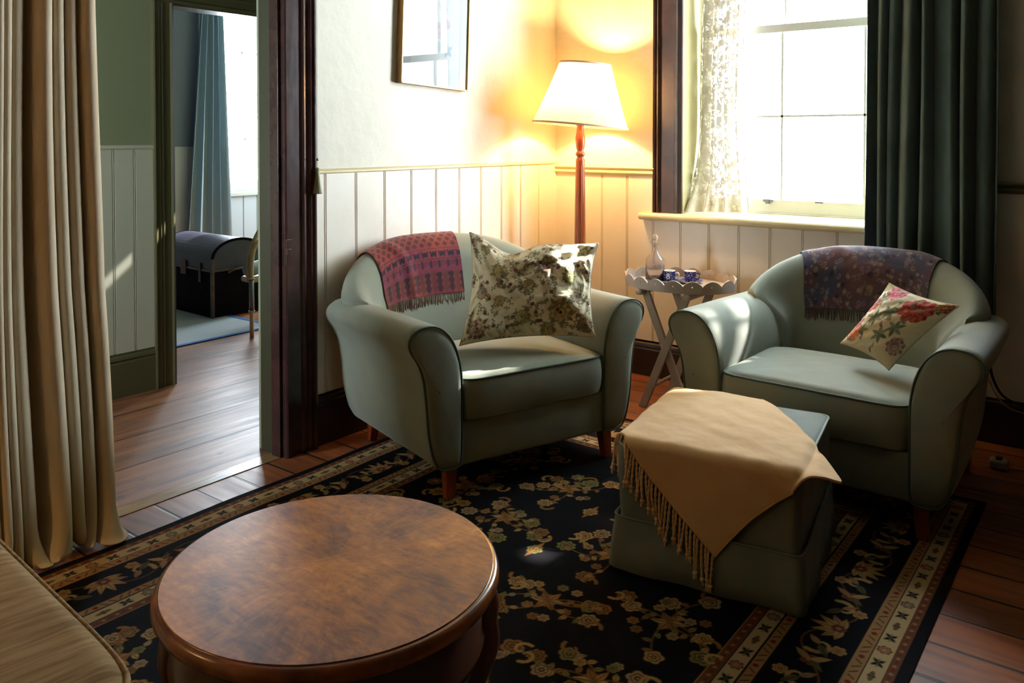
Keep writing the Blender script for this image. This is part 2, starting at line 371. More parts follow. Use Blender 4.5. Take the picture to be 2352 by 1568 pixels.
# ================================================================== THE SETTING
H = 3.2
b = MB(); b.box(0, 4.75, -6.45, 0.36, -0.12, 0); struct(b.build('floor', M['floor_room']))
b = MB(); b.box(-4.55, -0.085, -4.6, 2.1, -0.12, 0); struct(b.build('floor_hall', M['floor_hall']))
b = MB(); b.box(-0.085, 0.0, -3.3, -2.11, -0.12, 0.003); th = struct(b.build('trim_threshold', mat('threshold_board', (146, 112, 72), 0.3, noise=(96, 70, 44), nscale=3, stretch=(14, 1.5, 1), bump=0.2, bscale=6, bstretch=(20, 1, 1)), bevel=0.002))
b = MB(); b.box(-0.14, 4.75, -6.45, 0.36, H, H + 0.1); struct(b.build('ceiling', M['ceiling']))
b = MB(); b.box(-1.53, -0.14, -4.6, .70, 3.0, 3.1); b.box(-4.55, -1.41, -4.6, 2.1, 3.0, 3.1); struct(b.build('ceiling_hall', M['ceiling']))

# left wall with the doorway to the hall
OY0, OY1, OZ = -3.30, -2.11, 2.30
b = MB(); b.box(-0.14, 0, OY1, 0.36, 0, H); b.box(-0.14, 0, -6.45, OY0, 0, H); b.box(-0.14, 0, OY0, OY1, OZ, H)
wall_left = struct(b.build('wall_left', M['plaster']))
# back wall with the window
WX0, WX1, WZ0, WZ1 = 0.88, 2.27, 0.955, 3.02
b = MB(); b.box(0, WX0, 0, 0.36, 0, H); b.box(WX1, 4.75, 0, 0.36, 0, H); b.box(WX0, WX1, 0, 0.36, 0, WZ0); b.box(WX0, WX1, 0, 0.36, WZ1, H)
wall_back = struct(b.build('wall_back', M['plaster']))
b = MB(); b.box(4.6, 4.75, -6.45, 0, 0, H); struct(b.build('wall_right', M['room_back']))
b = MB(); b.box(0, 4.6, -6.45, -6.3, 0, H); struct(b.build('wall_front', M['room_back']))

def beadboard(lo, hi, z0, z1, grooves, th=0.014):
    """profile polyline along the wall with pairs of narrow grooves, as prism cross-section points (along, out)"""
    pts = [(lo, 0), (lo, th)]
    for g in sorted(grooves):
        if g - 0.01 <= lo or g + 0.01 >= hi: continue
        for c in (g - 0.0045, g + 0.0045): pts += [(c - 0.0032, th), (c - 0.0012, th - 0.006), (c + 0.0012, th - 0.006), (c + 0.0032, th)]
    return pts + [(hi, th), (hi, 0)]
RZ = 1.245
gl = [-0.02 - 0.1865 * k for k in range(0, 36)]
def left_panel(y0, y1, x=0.0, sgn=1, z0=0.2, z1=RZ, g=gl, m='panel', parent=None):
    P = beadboard(y0, y1, 0, 0, g); b = MB(); b.prism([(x + sgn * o, a) for a, o in P], 'z', z0, z1); return b.build('panelling', M[m], parent)
left_panel(-1.955, -0.012, parent=wall_left); left_panel(-6.3, -3.46, parent=wall_left)
b = MB(); P = beadboard(0.0, WX0 - 0.02, 0, 0, [0.18 + 0.1747 * k - 0.1747 for k in range(6)]); b.prism([(a, -o) for a, o in P], 'z', 0.2, 1.19)
P = beadboard(WX0 - 0.02, 2.46, 0, 0, [0.18 + 0.1747 * k for k in range(0, 14)]); b.prism([(a, -o) for a, o in P], 'z', 0.2, 0.935)
P = beadboard(2.46, 4.6, 0, 0, [0.18 + 0.1747 * k for k in range(13, 26)]); b.prism([(a, -o) for a, o in P], 'z', 0.2, 1.19)
b.build('panelling', M['panel'], wall_back)

# dado rails
def half_round(r, n=8): return [(r * math.sin(t), r * math.cos(t)) for t in np.linspace(0, PI, n)]
b = MB(); b.prism([(0.0 + max(o, 0) * 1.6, RZ + 0.006 + z) for o, z in half_round(0.013)], 'y', -1.955, 0)
b.prism([(0.0 + max(o, 0) * 1.6, RZ + 0.006 + z) for o, z in half_round(0.013)], 'y', -6.3, -3.46)
struct(b.build('trim_left_rail', M['trim_cream']))
def railprof(y, z):   # moulded rail on the back wall, (y,z)
    return [(y, z + 0.045), (y - 0.03, z + 0.045), (y - 0.036, z + 0.038), (y - 0.03, z + 0.03), (y - 0.022, z + 0.026), (y - 0.03, z + 0.018), (y - 0.032, z + 0.008), (y - 0.022, z), (y - 0.018, z - 0.008), (y, z - 0.008)]
b = MB(); b.prism(railprof(0, 1.19), 'x', 0.0, WX0 - 0.165); struct(b.build('trim_back_rail', M['trim_cream']))
b = MB(); b.prism(railprof(0, 1.16), 'x', 2.435, 4.6); struct(b.build('trim_right_rail', M['olive_trim']))
b = MB(); b.box(-0.005, 0.016, -0.02, 0.0, 0.2, RZ); struct(b.build('trim_corner', M['panel']))

# skirting boards
def skirt(z=0.235, t=0.022): return [(0, 0), (t, 0), (t, z - 0.055), (t - 0.004, z - 0.045), (t + 0.002, z - 0.035), (t - 0.002, z - 0.02), (t - 0.008, z - 0.012), (t - 0.008, z), (0, z)]
b = MB(); b.prism([(o, z) for o, z in skirt()], 'y', -1.955, 0); b.prism([(o, z) for o, z in skirt()], 'y', -6.3, -3.46); struct(b.build('baseboard_left', M['base_dark']))
b = MB(); b.prism([(-o, z) for o, z in skirt(0.21)], 'x', 0.02, 4.6); struct(b.build('baseboard_back', M['base_dark']))
b = MB(); b.prism([(4.6 - o, z) for o, z in skirt()], 'y', -6.3, 0); struct(b.build('baseboard_right', M['base_dark']))

# doorway casing, dark brown gloss
yy = [-2.118, -2.112, -2.100, -2.094, -2.036, -2.030, -2.020, -2.010, -2.001, -1.995, -1.986, -1.975, -1.966, -1.958, -1.955]
xx = [0.026, 0.034, 0.034, 0.026, 0.026, 0.034, 0.037, 0.034, 0.028, 0.036, 0.041, 0.036, 0.045, 0.045, 0.0]
prof = [(-0.0, -2.118)] + [(x, y) for x, y in zip(xx, yy)]
b = MB(); b.prism(prof, 'z', 0.0, OZ + 0.15); b.prism([(x, -5.41 - y) for x, y in prof], 'z', 0.0, OZ + 0.15)
b.prism([(0, OZ), (0.03, OZ), (0.034, OZ + 0.02), (0.03, OZ + 0.1), (0.045, OZ + 0.15), (0, OZ + 0.15)], 'y', OY0 - 0.14, OY1 + 0.16) 
struct(b.build('trim_door_casing', M['dark_gloss']))
b = MB(); b.box(-0.06, 0.0, OY1 - 0.022, OY1 + 0.0, 0, OZ); b.box(-0.06, 0.0, OY0, OY0 + 0.02, 0, OZ); b.box(-0.06, 0, OY0, OY1, OZ - 0.02, OZ)
struct(b.build('trim_door_stop', M['dark_gloss'], bevel=0.002))
b = MB(); b.box(-0.15, -0.06, OY1 - 0.012, OY1 + 0.005, 0, OZ); b.box(-0.15, -0.06, OY0, OY0 + 0.012, 0, OZ); b.box(-0.15, -0.06, OY0, OY1, OZ - 0.012, OZ)
struct(b.build('trim_door_lining', mat('dark_olive_lining', (60, 58, 42), .35), bevel=0.002))
b = MB(); b.box(0.028, 0.042, -2.119, -2.092, 0.845, 0.965); b.box(0.03, 0.054, -2.122, -2.104, 0.895, 0.925); tag(b.build('lock_keep', M['dark_gloss'], bevel=0.003), 'small dark painted lock keep on the brown doorway casing', 'latch')

# hall: far side wall with a doorway, dado, skirting
b = MB(); HX = -1.41
b.box(HX - 0.12, HX, -4.5, -1.80, 0, 3.0); b.box(HX - 0.12, HX, -0.9, 2.1, 0, 3.0); b.box(HX - 0.12, HX, -1.80, -0.9, 2.17, 3.0)
wh = struct(b.build('wall_hall', M['hall_plaster']))
P = beadboard(-4.5, -1.925, 0, 0, [-2.036 - 0.117 * k for k in range(22)]); b = MB(); b.prism([(HX + o, a) for a, o in P], 'z', 0.2, 1.35); b.build('panelling', M['hall_panel'], wh)
b = MB(); b.prism([(HX + max(o, 0) * 1.6, 1.355 + z) for o, z in half_round(0.014)], 'y', -4.5, -1.925); struct(b.build('trim_hall_rail', M['hall_panel']))
b = MB(); b.prism([(HX + o, z) for o, z in skirt(0.24, 0.024)], 'y', -4.5, -1.925); struct(b.build('baseboard_hall', M['olive_trim']))
cp = [(0, 0), (0.03, 0), (0.034, 0.008), (0.028, 0.016), (0.022, 0.03), (0.026, 0.04), (0.02, 0.05), (0.024, 0.058), (0.018, 0.07), (0.018, 0.105), (0.026, 0.115), (0.018, 0.13), (0, 0.13)]
b = MB(); b.prism([(HX + x, -1.93 + y) for x, y in cp], 'z', 0, 2.17); b.prism([(HX + x, -0.77 - y) for x, y in cp], 'z', 0, 2.17)
b.prism([(HX + x, 2.30 - y) for x, y in cp], 'y', -1.93, -0.77); struct(b.build('trim_hall_casing', M['olive_trim']))
b = MB(); b.box(HX - 0.13, HX + 0.01, -1.815, -1.80, 0, 2.17); b.box(HX - 0.13, HX + 0.01, -0.9, -0.885, 0, 2.17); b.box(HX - 0.13, HX + 0.01, -1.8, -0.9, 2.16, 2.175); struct(b.build('trim_hall_lining', M['olive_trim']))
b = MB(); b.box(-1.41, -1.05, -4.6, -4.5, 0, 3.0); b.box(-.5, -0.14, -4.6, -4.5, 0, 3.0); b.box(-1.05, -.5, -4.6, -4.5, 0, 1.1); b.box(-1.05, -.5, -4.6, -4.5, 2.1, 3.0); b.box(-1.41, -0.14, .62, .70, 0, 2.84); b.box(-1.41, -1.10, .62, .70, 2.84, 3.0); b.box(-.92, -0.14, .62, .70, 2.84, 3.0); b.box(-1.10, -.92, .62, .70, 2.862, 2.874); b.box(-1.10, -.92, .62, .70, 2.965, 3.0); struct(b.build('wall_hall_end', M['hall_plaster']))  # unseen openings added: one brightens the hall, a slit casts the sun streak
b = MB(); b.box(-0.18, -0.14, -4.5, OY0, 0, 3.0); b.box(-0.18, -0.14, OY1, 2.0, 0, 3.0); struct(b.build('wall_hall_inner', M['hall_plaster']))
b = MB(); b.box(-4.2, HX - 0.12, -4.6, -4.5, 0, 3.0); b.box(-4.2, -3.4, 2.0, 2.1, 0, 3.0); b.box(-2.8, HX - 0.12, 2.0, 2.1, 0, 3.0); b.box(-3.4, -2.8, 2.0, 2.1, 0, .86); b.box(-3.4, -2.8, 2.0, 2.1, 2.86, 3.0); struct(b.build('wall_bedroom_side', M['far_wall']))  # opening in the side wall is added, out of view, for extra daylight
# bedroom wall with its window
FX = -4.2
b = MB(); b.box(FX - 0.35, FX, -4.6, 0.33, 0, 3.0); b.box(FX - 0.35, FX, 1.62, 2.1, 0, 3.0); b.box(FX - 0.35, FX, 0.33, 1.62, 0, 0.86); b.box(FX - 0.35, FX, 0.33, 1.62, 2.85, 3.0)
wf = struct(b.build('wall_bedroom', M['far_wall']))
P = beadboard(-4.5, 0.40, 0, 0, [0.31 - 0.17 * k for k in range(28)]); b = MB(); b.prism([(FX + o, a) for a, o in P], 'z', 0.2, 1.33)
P = beadboard(0.40, 2.0, 0, 0, [0.4 + 0.16 * k for k in range(1, 10)]); b.prism([(FX + o + 0.01, a) for a, o in P], 'z', 0.2, 0.84); b.build('panelling', mat('bedroom_panel', (176, 186, 188), 0.5), wf)
b = MB(); b.box(FX - 0.3, FX + 0.06, 0.38, 1.66, 0.835, 0.875); struct(b.build('trim_bedroom_sill', mat('bedroom_sill', (186, 196, 180), 0.4), bevel=0.008, seg=3))

def sash_window(name, x0, x1, z0, zm, z1, y, bars, hb_lo, hb_up, M4=None, mname='white_paint'):
    """double-hung sash window; built in x-z plane at depth y (lower sash nearer the room)"""
    root = empty(name, (0, 0, 0)); struct(root)
    if M4 is not None: root.matrix_world = M4
    b = MB(); t = 0.035
    b.box(x0, x0 + t, y - 0.01, y + 0.1, z0, z1); b.box(x1 - t, x1, y - 0.01, y + 0.1, z0, z1); b.box(x0, x1, y - 0.01, y + 0.1, z1 - t, z1); b.box(x0, x1, y - 0.01, y + 0.1, z0 - 0.02, z0 + 0.012)
    b.build('window_frame', M[mname], root, bevel=0.003)
    for nm, ya, za, zb, rb, hb in (('lower_sash', y, z0 + 0.012, zm + 0.022, 0.07, hb_lo), ('upper_sash', y + 0.045, zm - 0.022, z1 - t, 0.045, hb_up)):
        b = MB(); xa, xb = x0 + t, x1 - t
        b.box(xa, xa + 0.045, ya, ya + 0.04, za, zb); b.box(xb - 0.045, xb, ya, ya + 0.04, za, zb); b.box(xa, xb, ya, ya + 0.04, za, za + rb); b.box(xa, xb, ya, ya + 0.04, zb - 0.045, zb)
        f = b.build(nm, M[mname], root)
        b = MB()
        for x in bars: b.box(x - 0.006, x + 0.006, ya + 0.008, ya + 0.034, za + rb, zb - 0.045)
        for z in hb: b.box(xa + 0.045, xb - 0.045, ya + 0.008, ya + 0.034, z - 0.006, z + 0.006)
        b.build('glazing_bars', M[mname], f)
        b = MB(); b.add([(xa + 0.04, ya + 0.024, za + rb - 0.01), (xb - 0.04, ya + 0.024, za + rb - 0.01), (xb - 0.04, ya + 0.024, zb - 0.03), (xa + 0.04, ya + 0.024, zb - 0.03)], [(0, 1, 2, 3)]); b.build('glass', M['glass'], f)
    return root
w1 = sash_window('window_1', WX0, WX1, 0.975, 2.025, WZ1, 0.25, (1.367, 1.81), (1.53,), (2.52,))
b = MB(); b.box(1.27, 1.32, 0.235, 0.252, 1.045, 1.06); b.box(1.285, 1.305, 0.23, 0.252, 1.035, 1.055); b.box(1.56, 1.60, 0.24, 0.252, 1.05, 1.058); b.build('sash_lift', M['grey_metal'], w1)
sash_window('window_2', 0.33, 1.62, 0.88, 1.87, 2.85, 0.22, (0.76, 1.19), (1.4,), (2.3,), Matrix.Translation((FX, 0, 0)) @ Matrix.Rotation(R(90), 4, 'Z'))

# window sill with a rounded nose
nose = [(0.25, 0.93), (-0.055, 0.93)] + [(-0.055 - 0.021 * math.sin(t), 0.951 - 0.021 * math.cos(t)) for t in np.linspace(0.2, PI - 0.2, 7)] + [(-0.055, 0.972), (0.25, 0.976)]
b = MB(); b.prism(nose, 'x', 0.635, 2.44); struct(b.build('trim_window_sill', M['trim_cream'], bevel=0.004))
# dark casing at the sides and head of the window
cs = [(0.705, 0.0), (0.705, 0.028), (0.712, 0.034), (0.722, 0.03), (0.727, 0.022), (0.733, 0.03), (0.742, 0.034), (0.750, 0.026), (0.757, 0.02), (0.765, 0.026), (0.84, 0.026), (0.846, 0.03), (0.856, 0.03), (0.862, 0.02), (0.885, 0.015), (0.885, 0.0)]
b = MB(); b.prism([(x, -y) for x, y in cs], 'z', 0.972, WZ1 + 0.15); b.prism([(2 * 1.575 - x, -y) for x, y in cs], 'z', 0.972, WZ1 + 0.15); b.box(0.705, 2.445, -0.028, 0, WZ1, WZ1 + 0.15)
struct(b.build('trim_window_casing', M['dark_win']))
b = MB(); b.box(WX0, WX0 + 0.004, -0.001, 0.245, 0.975, WZ1); b.box(WX1 - 0.004, WX1, -0.001, 0.245, 0.975, WZ1); struct(b.build('trim_window_reveal', mat('reveal_paint', (176, 168, 118), .5)))

# outside: unseen tree added to break up the sunlight; leaf gaps shape the spots
tr = tag(empty('added_tree', (3.6, 3.4, 0)), 'unseen leafy tree added outside the window to break up the sun', 'tree')
tb = MB(); tb.tube(spline([(0, 0, -0.1), (-0.1, 0.05, 1.6), (-0.5, -0.3, 3.0), (-1.2, -0.6, 3.6), (-2.2, -0.8, 3.9)], 24), np.linspace(0.16, 0.04, 24), 10); tb.tube(spline([(-0.5, -0.3, 3.0), (-0.8, -0.6, 4.0), (-1.4, -0.9, 4.9)], 12), np.linspace(0.07, 0.02, 12), 8); tb.build('trunk', mat('bark', (90, 76, 60), 0.9), tr, smooth=True)
spots = [(1.60, -1.14, 0.64, 0.06, 0.06), (1.66, -1.02, 0.60, 0.035, 0.10), (1.62, -0.86, 0.68, 0.05, 0.04), (0.88, -1.83, 0.48, 0.05, 0.08), (0.93, -1.70, 0.48, 0.04, 0.05), (1.36, -2.20, 0.0, 0.03, 0.03)]  # wanted sun spots; leaves in their rays are left out
V = []; F = []
rr = np.random.default_rng(11)
for i in range(7500):
    x = rr.uniform(0.7, 3.4); z = rr.uniform(3.05, 5.1); y = 2.55 + rr.uniform(-0.35, 0.35)
    hit = False
    for sx, sy, sz, ax, az in spots:
        d = y - sy; qx = sx + SUN_K * d; qz = sz + SUN_T * d
        if abs(x - qx) < ax + 0.035 and abs(z - qz) < az + 0.035: hit = True
    if hit: continue
    a = rr.uniform(0, 2 * PI); q = rr.uniform(0.045, 0.075); tlt = rr.uniform(-0.6, 0.6)
    u = np.array([math.cos(a), math.sin(a) * tlt, math.sin(a)]); w = np.array([-math.sin(a), 0.3 * tlt, math.cos(a)]) * 0.55; c = np.array([x, y, z]) - np.array([3.6, 3.4, 0])
    k = len(V); V += [c - u * q, c - u * q * .2 + w * q, c + u * q * .6 + w * q * .7, c + u * q * 1.2, c + u * q * .6 - w * q * .7, c - u * q * .2 - w * q]; F.append(tuple(range(k, k + 6)))
link('foliage', mesh_pf(V, F), mat('leaf_green', (70, 100, 50), 0.6), tr)

# ================================================================== THE RUG
def make_rug():
    x0, x1, y0, y1 = 0.197, 2.532, -4.30, -0.76
    cv = Canvas(x1 - x0, y1 - y0, 0.0032, (12, 11, 17)); w, h = cv.w, cv.h
    D = np.minimum(np.minimum(cv.X, w - cv.X), np.minimum(cv.Y, h - cv.Y))
    def band(a, b_, c): k = (D >= a) & (D < b_); cv.A[k] = s2l(c)
    tan = (150, 112, 72); brn = (98, 62, 42); cream = (176, 152, 110); red = (112, 34, 28); dk = (26, 22, 26); olive = (84, 78, 50); gold = (164, 128, 76)
    band(0.030, 0.056, brn); band(0.056, 0.060, cream); band(0.060, 0.106, cream); band(0.103, 0.107, dk); band(0.107, 0.141, tan); band(0.141, 0.145, dk)
    band(0.317, 0.321, dk); band(0.321, 0.352, tan); band(0.352, 0.356, dk); band(0.356, 0.402, cream); band(0.402, 0.406, dk); band(0.406, 0.434, brn); band(0.434, 0.438, tan)
    r = np.random.default_rng(3)
    def ring(d):     # walk the four sides at distance d
        for side in range(4):
            L = (h if side % 2 == 0 else w) - 2 * d
            yield side, L
    def pos(side, d, t):
        if side == 0: return d, d + t, PI / 2
        if side == 1: return d + t, h - d, 0
        if side == 2: return w - d, h - d - t, -PI / 2
        return w - d - t, d, PI
    for d in (0.082, 0.379):          # light bands: rosettes between leaf pairs
        for side, L in ring(d):
            n = int(L / 0.068)
            for k in range(n):
                x, y, a = pos(side, d, (k + 0.5) * L / n)
                if k % 4 == 0: cv.flower(x, y, 0.021, 7, r.random() * 6, red if k % 8 == 0 else (70, 62, 62), cream, cream)
                elif k % 4 == 2: cv.flower(x, y, 0.011, 4, a, red, dk, red); cv.leaf(x, y, 0.026, 0.007, a, olive); cv.leaf(x, y, 0.026, 0.007, a + PI, olive)
                else:
                    for q in (-0.7, 0.7, PI - 0.7, PI + 0.7): cv.leaf(x, y, 0.024, 0.006, a + q, dk if k % 2 else olive)
                    cv.stroke([(x - 0.02 * math.cos(a), y - 0.02 * math.sin(a)), (x + 0.02 * math.cos(a), y + 0.02 * math.sin(a))], 0.0018, olive)
    for d in (0.124, 0.337):          # narrow bands: little slanted marks
        for side, L in ring(d):
            n = int(L / 0.026)
            for k in range(n):
                x, y, a = pos(side, d, (k + 0.5) * L / n); q = a + (0.9 if k % 4 < 2 else -0.9)
                if k % 5 == 4: cv.flower(x, y, 0.009, 5, 0, red, dk, red, inner=False)
                else: cv.stroke([(x - 0.011 * math.cos(q), y - 0.011 * math.sin(q)), (x + 0.011 * math.cos(q), y + 0.011 * math.sin(q))], 0.002, dk)
    for d in (0.043, 0.420):
        for side, L in ring(d):
            n = int(L / 0.02)
            for k in range(n):
                x, y, a = pos(side, d, (k + 0.5) * L / n); cv.flower(x, y, 0.006, 4, 0, tan if k % 2 else red, inner=False)
    d = 0.231                           # main border: palmettes on a running vine
    for side, L in ring(d):
        n = max(2, int(round(L / 0.40))); P = []
        for t in np.linspace(0, L, 160):
            x, y, a = pos(side, d + 0.045 * math.sin(t / L * n * 2 * PI), t) if False else pos(side, d, t); o = 0.05 * math.sin(t / L * n * 2 * PI)
            P.append((x - o * math.sin(a), y + o * math.cos(a)))
        cv.stroke(P, 0.0026, brn)
        for k in range(n):
            x, y, a = pos(side, d, (k + 0.5) * L / n); s_ = 1 if k % 2 else -1; b_ = a + s_ * PI / 2
            for q, l_ in ((-1.5, .06), (-1.0, .075), (-.5, .085), (0, .09), (.5, .085), (1.0, .075), (1.5, .06)): cv.leaf(x - .03 * math.cos(b_), y - .03 * math.sin(b_), l_, 0.012, b_ + q, gold if abs(q) != 1 else tan, brn)
            cv.flower(x - .02 * math.cos(b_), y - .02 * math.sin(b_), 0.022, 6, 0, (120, 60, 44), dk, gold)
            for e in (-1, 1):
                x2, y2, _ = pos(side, d, (k + 0.5 + e * 0.28) * L / n)
                cv.curl(x2, y2, 0.045, b_ + e, gold, 0.008, e, 0.6); cv.flower(x2 - .05 * math.cos(b_), y2 - .05 * math.sin(b_), 0.022, 6, r.random() * 6, gold, brn, red)
                cv.leaf(x2, y2, 0.06, 0.012, a + e * 0.6, olive, dk); cv.leaf(x2, y2, 0.05, 0.010, a + PI + e * 0.8, tan, brn)
            x3, y3, _ = pos(side, d, k * L / n)
            cv.flower(x3, y3, 0.026, 5, 0, (124, 66, 48), dk, gold); cv.leaf(x3, y3, 0.06, 0.011, a + 2.2, gold); cv.leaf(x3, y3, 0.06, 0.011, a - 2.2, tan); cv.leaf(x3, y3, 0.055, 0.01, a + 0.9, olive)
    # field: sprays of small blossoms either side of the long axis
    cols = [(168, 132, 78), (150, 108, 58), (132, 92, 50), (156, 128, 90), (120, 110, 62), (126, 70, 42)]
    def spray(cx, cy, s_, mir, seed):
        q = np.random.default_rng(seed); f = -1 if mir else 1
        c0 = cols[q.integers(6)]
        cv.flower(cx, cy, 0.036 * s_, 8, q.random() * 6, cols[5], (40, 24, 20), c0); 
        for k in range(6): cv.leaf(cx, cy, 0.058 * s_, 0.011 * s_, k * 1.05 + 0.3, cols[k % 3], (50, 30, 22))
        for k in range(7):
            a0 = k * 2 * PI / 7 + q.uniform(-.25, .25); L = q.uniform(.10, .185) * s_; bend = f * q.choice([-1, 1]) * q.uniform(.4, .9); pts = []
            for t in np.linspace(0, 1, 9): pts.append((cx + L * t * math.cos(a0 + bend * t), cy + L * t * math.sin(a0 + bend * t)))
            cv.stroke(pts, 0.0024, (110, 78, 44))
            e = pts[-1]; cv.flower(e[0], e[1], q.uniform(.028, .038) * s_, int(q.integers(5, 9)), q.random() * 6, cols[q.integers(5)], (44, 28, 20), (70, 36, 26))
            for m_ in (3, 5, 7):
                g = pts[m_]; cv.leaf(g[0], g[1], .032 * s_, .009 * s_, a0 + q.choice([-1, 1]) * 1.1, cols[q.integers(5)], (50, 34, 24))
            if k % 2 == 0: cv.curl(e[0] + .03 * math.cos(a0), e[1] + .03 * math.sin(a0), .032 * s_, a0 + 1, cols[k % 4], 0.006, f, .7)
            cv.flower(cx + L * .6 * math.cos(a0 - bend * .5), cy + L * .6 * math.sin(a0 - bend * .5), .019 * s_, 6, k, cols[(k + 2) % 5], (44, 28, 20), (70, 36, 26))
    ax = w / 2
    for i, yy_ in enumerate(np.arange(0.60, h - 0.5, 0.355)):
        for j, off in enumerate((0.20, 0.53)):
            sd = 100 + i * 7 + j; o = off + 0.03 * math.sin(i * 1.7 + j)
            spray(ax + o, yy_ + 0.12 * (j - .5), 0.98, False, sd); spray(ax - o, yy_ + 0.12 * (j - .5), 0.98, True, sd)
        cv.flower(ax, yy_ + .17, .03, 6, 0, cols[i % 5], (44, 28, 20), (70, 36, 26)); cv.leaf(ax, yy_ + .17, .06, .008, PI / 2, cols[1]); cv.leaf(ax, yy_ + .17, .06, .008, -PI / 2, cols[2])
    wob = 0.004 * np.sin(cv.Y * 9 + 1)
    P = np.stack([cv.X + x0 + wob * (cv.X < 0.2), cv.Y + y0, 0.004 + 0.0012 * fbm(cv.X * 30, cv.Y * 30, 2)], -1)
    me = fast_grid(P, cv.A * .85)
    root = tag(empty('rug', (0, 0, 0)), 'dark floral oriental rug with cream flower borders on the floorboards', 'rug')
    m = mat('wool_pile', (0, 0, 0), 0.95, attr='col', bump=0.5, bscale=500, dist=0.002, spec=0.1, noise=None)
    link('pile', me, m, root, True)
    b = MB(); b.box(x0 + .001, x1 - .001, y0 + .001, y1 - .001, 0.0003, 0.0035); b.build('backing', mat('rug_edge', (18, 15, 20), 0.9), root)
make_rug()

# ================================================================== ARMCHAIRS
AOFF = [(.355, .15), (.352, .30), (.352, .45), (.358, .52), (.372, .58), (.398, .635), (.435, .675), (.475, .693), (.515, .694), (.550, .685), (.575, .662), (.582, .632), (.572, .602), (.552, .572), (.532, .53), (.518, .47), (.508, .38), (.500, .28), (.482, .19), (.462, .145), (.435, .128), (.40, .124), (.37, .128)]
BP = dict(w=.50, h=.222, e=1.0)
def back_plan(phi):
    sx = np.sign(np.sin(phi)) * np.abs(np.sin(phi)) ** 0.8; x = BP['w'] * sx; y = 0.13 + 0.285 * np.abs(np.cos(phi)) ** 0.75
    return x, y
def back_point(phi, v, off=0.0):
    """point on the back shell: phi across (-pi/2..pi/2), v 0 inner bottom .. 1 outer bottom"""
    phi = np.asarray(phi, float); v = np.asarray(v, float)
    h = 0.695 + BP['h'] * np.abs(np.cos(phi)) ** BP['e']
    x, y = back_plan(phi); e = 1e-3; x2, y2 = back_plan(phi + e); x1, y1 = back_plan(phi - e)
    tx, ty = x2 - x1, y2 - y1; l = np.hypot(tx, ty) + 1e-9; nx, ny = -ty / l, tx / l    # outward
    sec_n = np.array([-.092, -.09, -.078, -.062, -.04, -.008, .03, .068, .098, .112, .110, .100, .082, .055, .02])
    sec_k = np.array([.30, .45, .58, -.125, -.055, -.014, 0., -.014, -.05, -.11, -.19, .50, .28, .15, .125])
    n_ = np.zeros_like(v + phi * 0); z_ = np.zeros_like(n_)
    K = len(sec_n) - 1; t = v * K; i = np.clip(t.astype(int), 0, K - 1); f = t - i
    def zz(j):
        k = sec_k[np.clip(j, 0, K)]
        z = np.where(k <= 0, h + k, k); z = np.where(np.clip(j, 0, K) == 2, np.minimum(z, h - .19), z); z = np.where(np.clip(j, 0, K) == 11, np.minimum(z, h - .26), z); return z
    def cr(p0, p1, p2, p3): return 0.5 * (2 * p1 + (p2 - p0) * f + (2 * p0 - 5 * p1 + 4 * p2 - p3) * f * f + (3 * p1 - p0 - 3 * p2 + p3) * f ** 3)
    g = lambda j: sec_n[np.clip(j, 0, K)]
    n_ = cr(g(i - 1), g(i), g(i + 1), g(i + 2)); z_ = cr(zz(i - 1), zz(i), zz(i + 1), zz(i + 2))
    n_ = n_ * (.55 + .45 * np.abs(np.cos(phi)) ** .5)
    lean = 0.075 * np.clip((z_ - .45) / .45, -.4, 1.1) * np.abs(np.cos(phi))
    px = x + nx * n_; py = y + ny * n_ + lean
    low = 1 - sstep(z_, .56, .70); px = px * (1 - .17 * low * np.abs(np.sin(phi)) ** 3); py = py + .05 * low * np.abs(np.sin(phi)) ** 6
    return np.stack([px, py, z_], -1)
def back_offset(phi, v, off):
    e = 4e-3; p = back_point(phi, v); a = back_point(phi + e, v) - back_point(phi - e, v); c = back_point(phi, np.clip(v + e, 0, 1)) - back_point(phi, np.clip(v - e, 0, 1))
    n = np.cross(a, c); n /= np.linalg.norm(n, axis=-1)[..., None] + 1e-9
    return p + n * np.asarray(off)[..., None], n

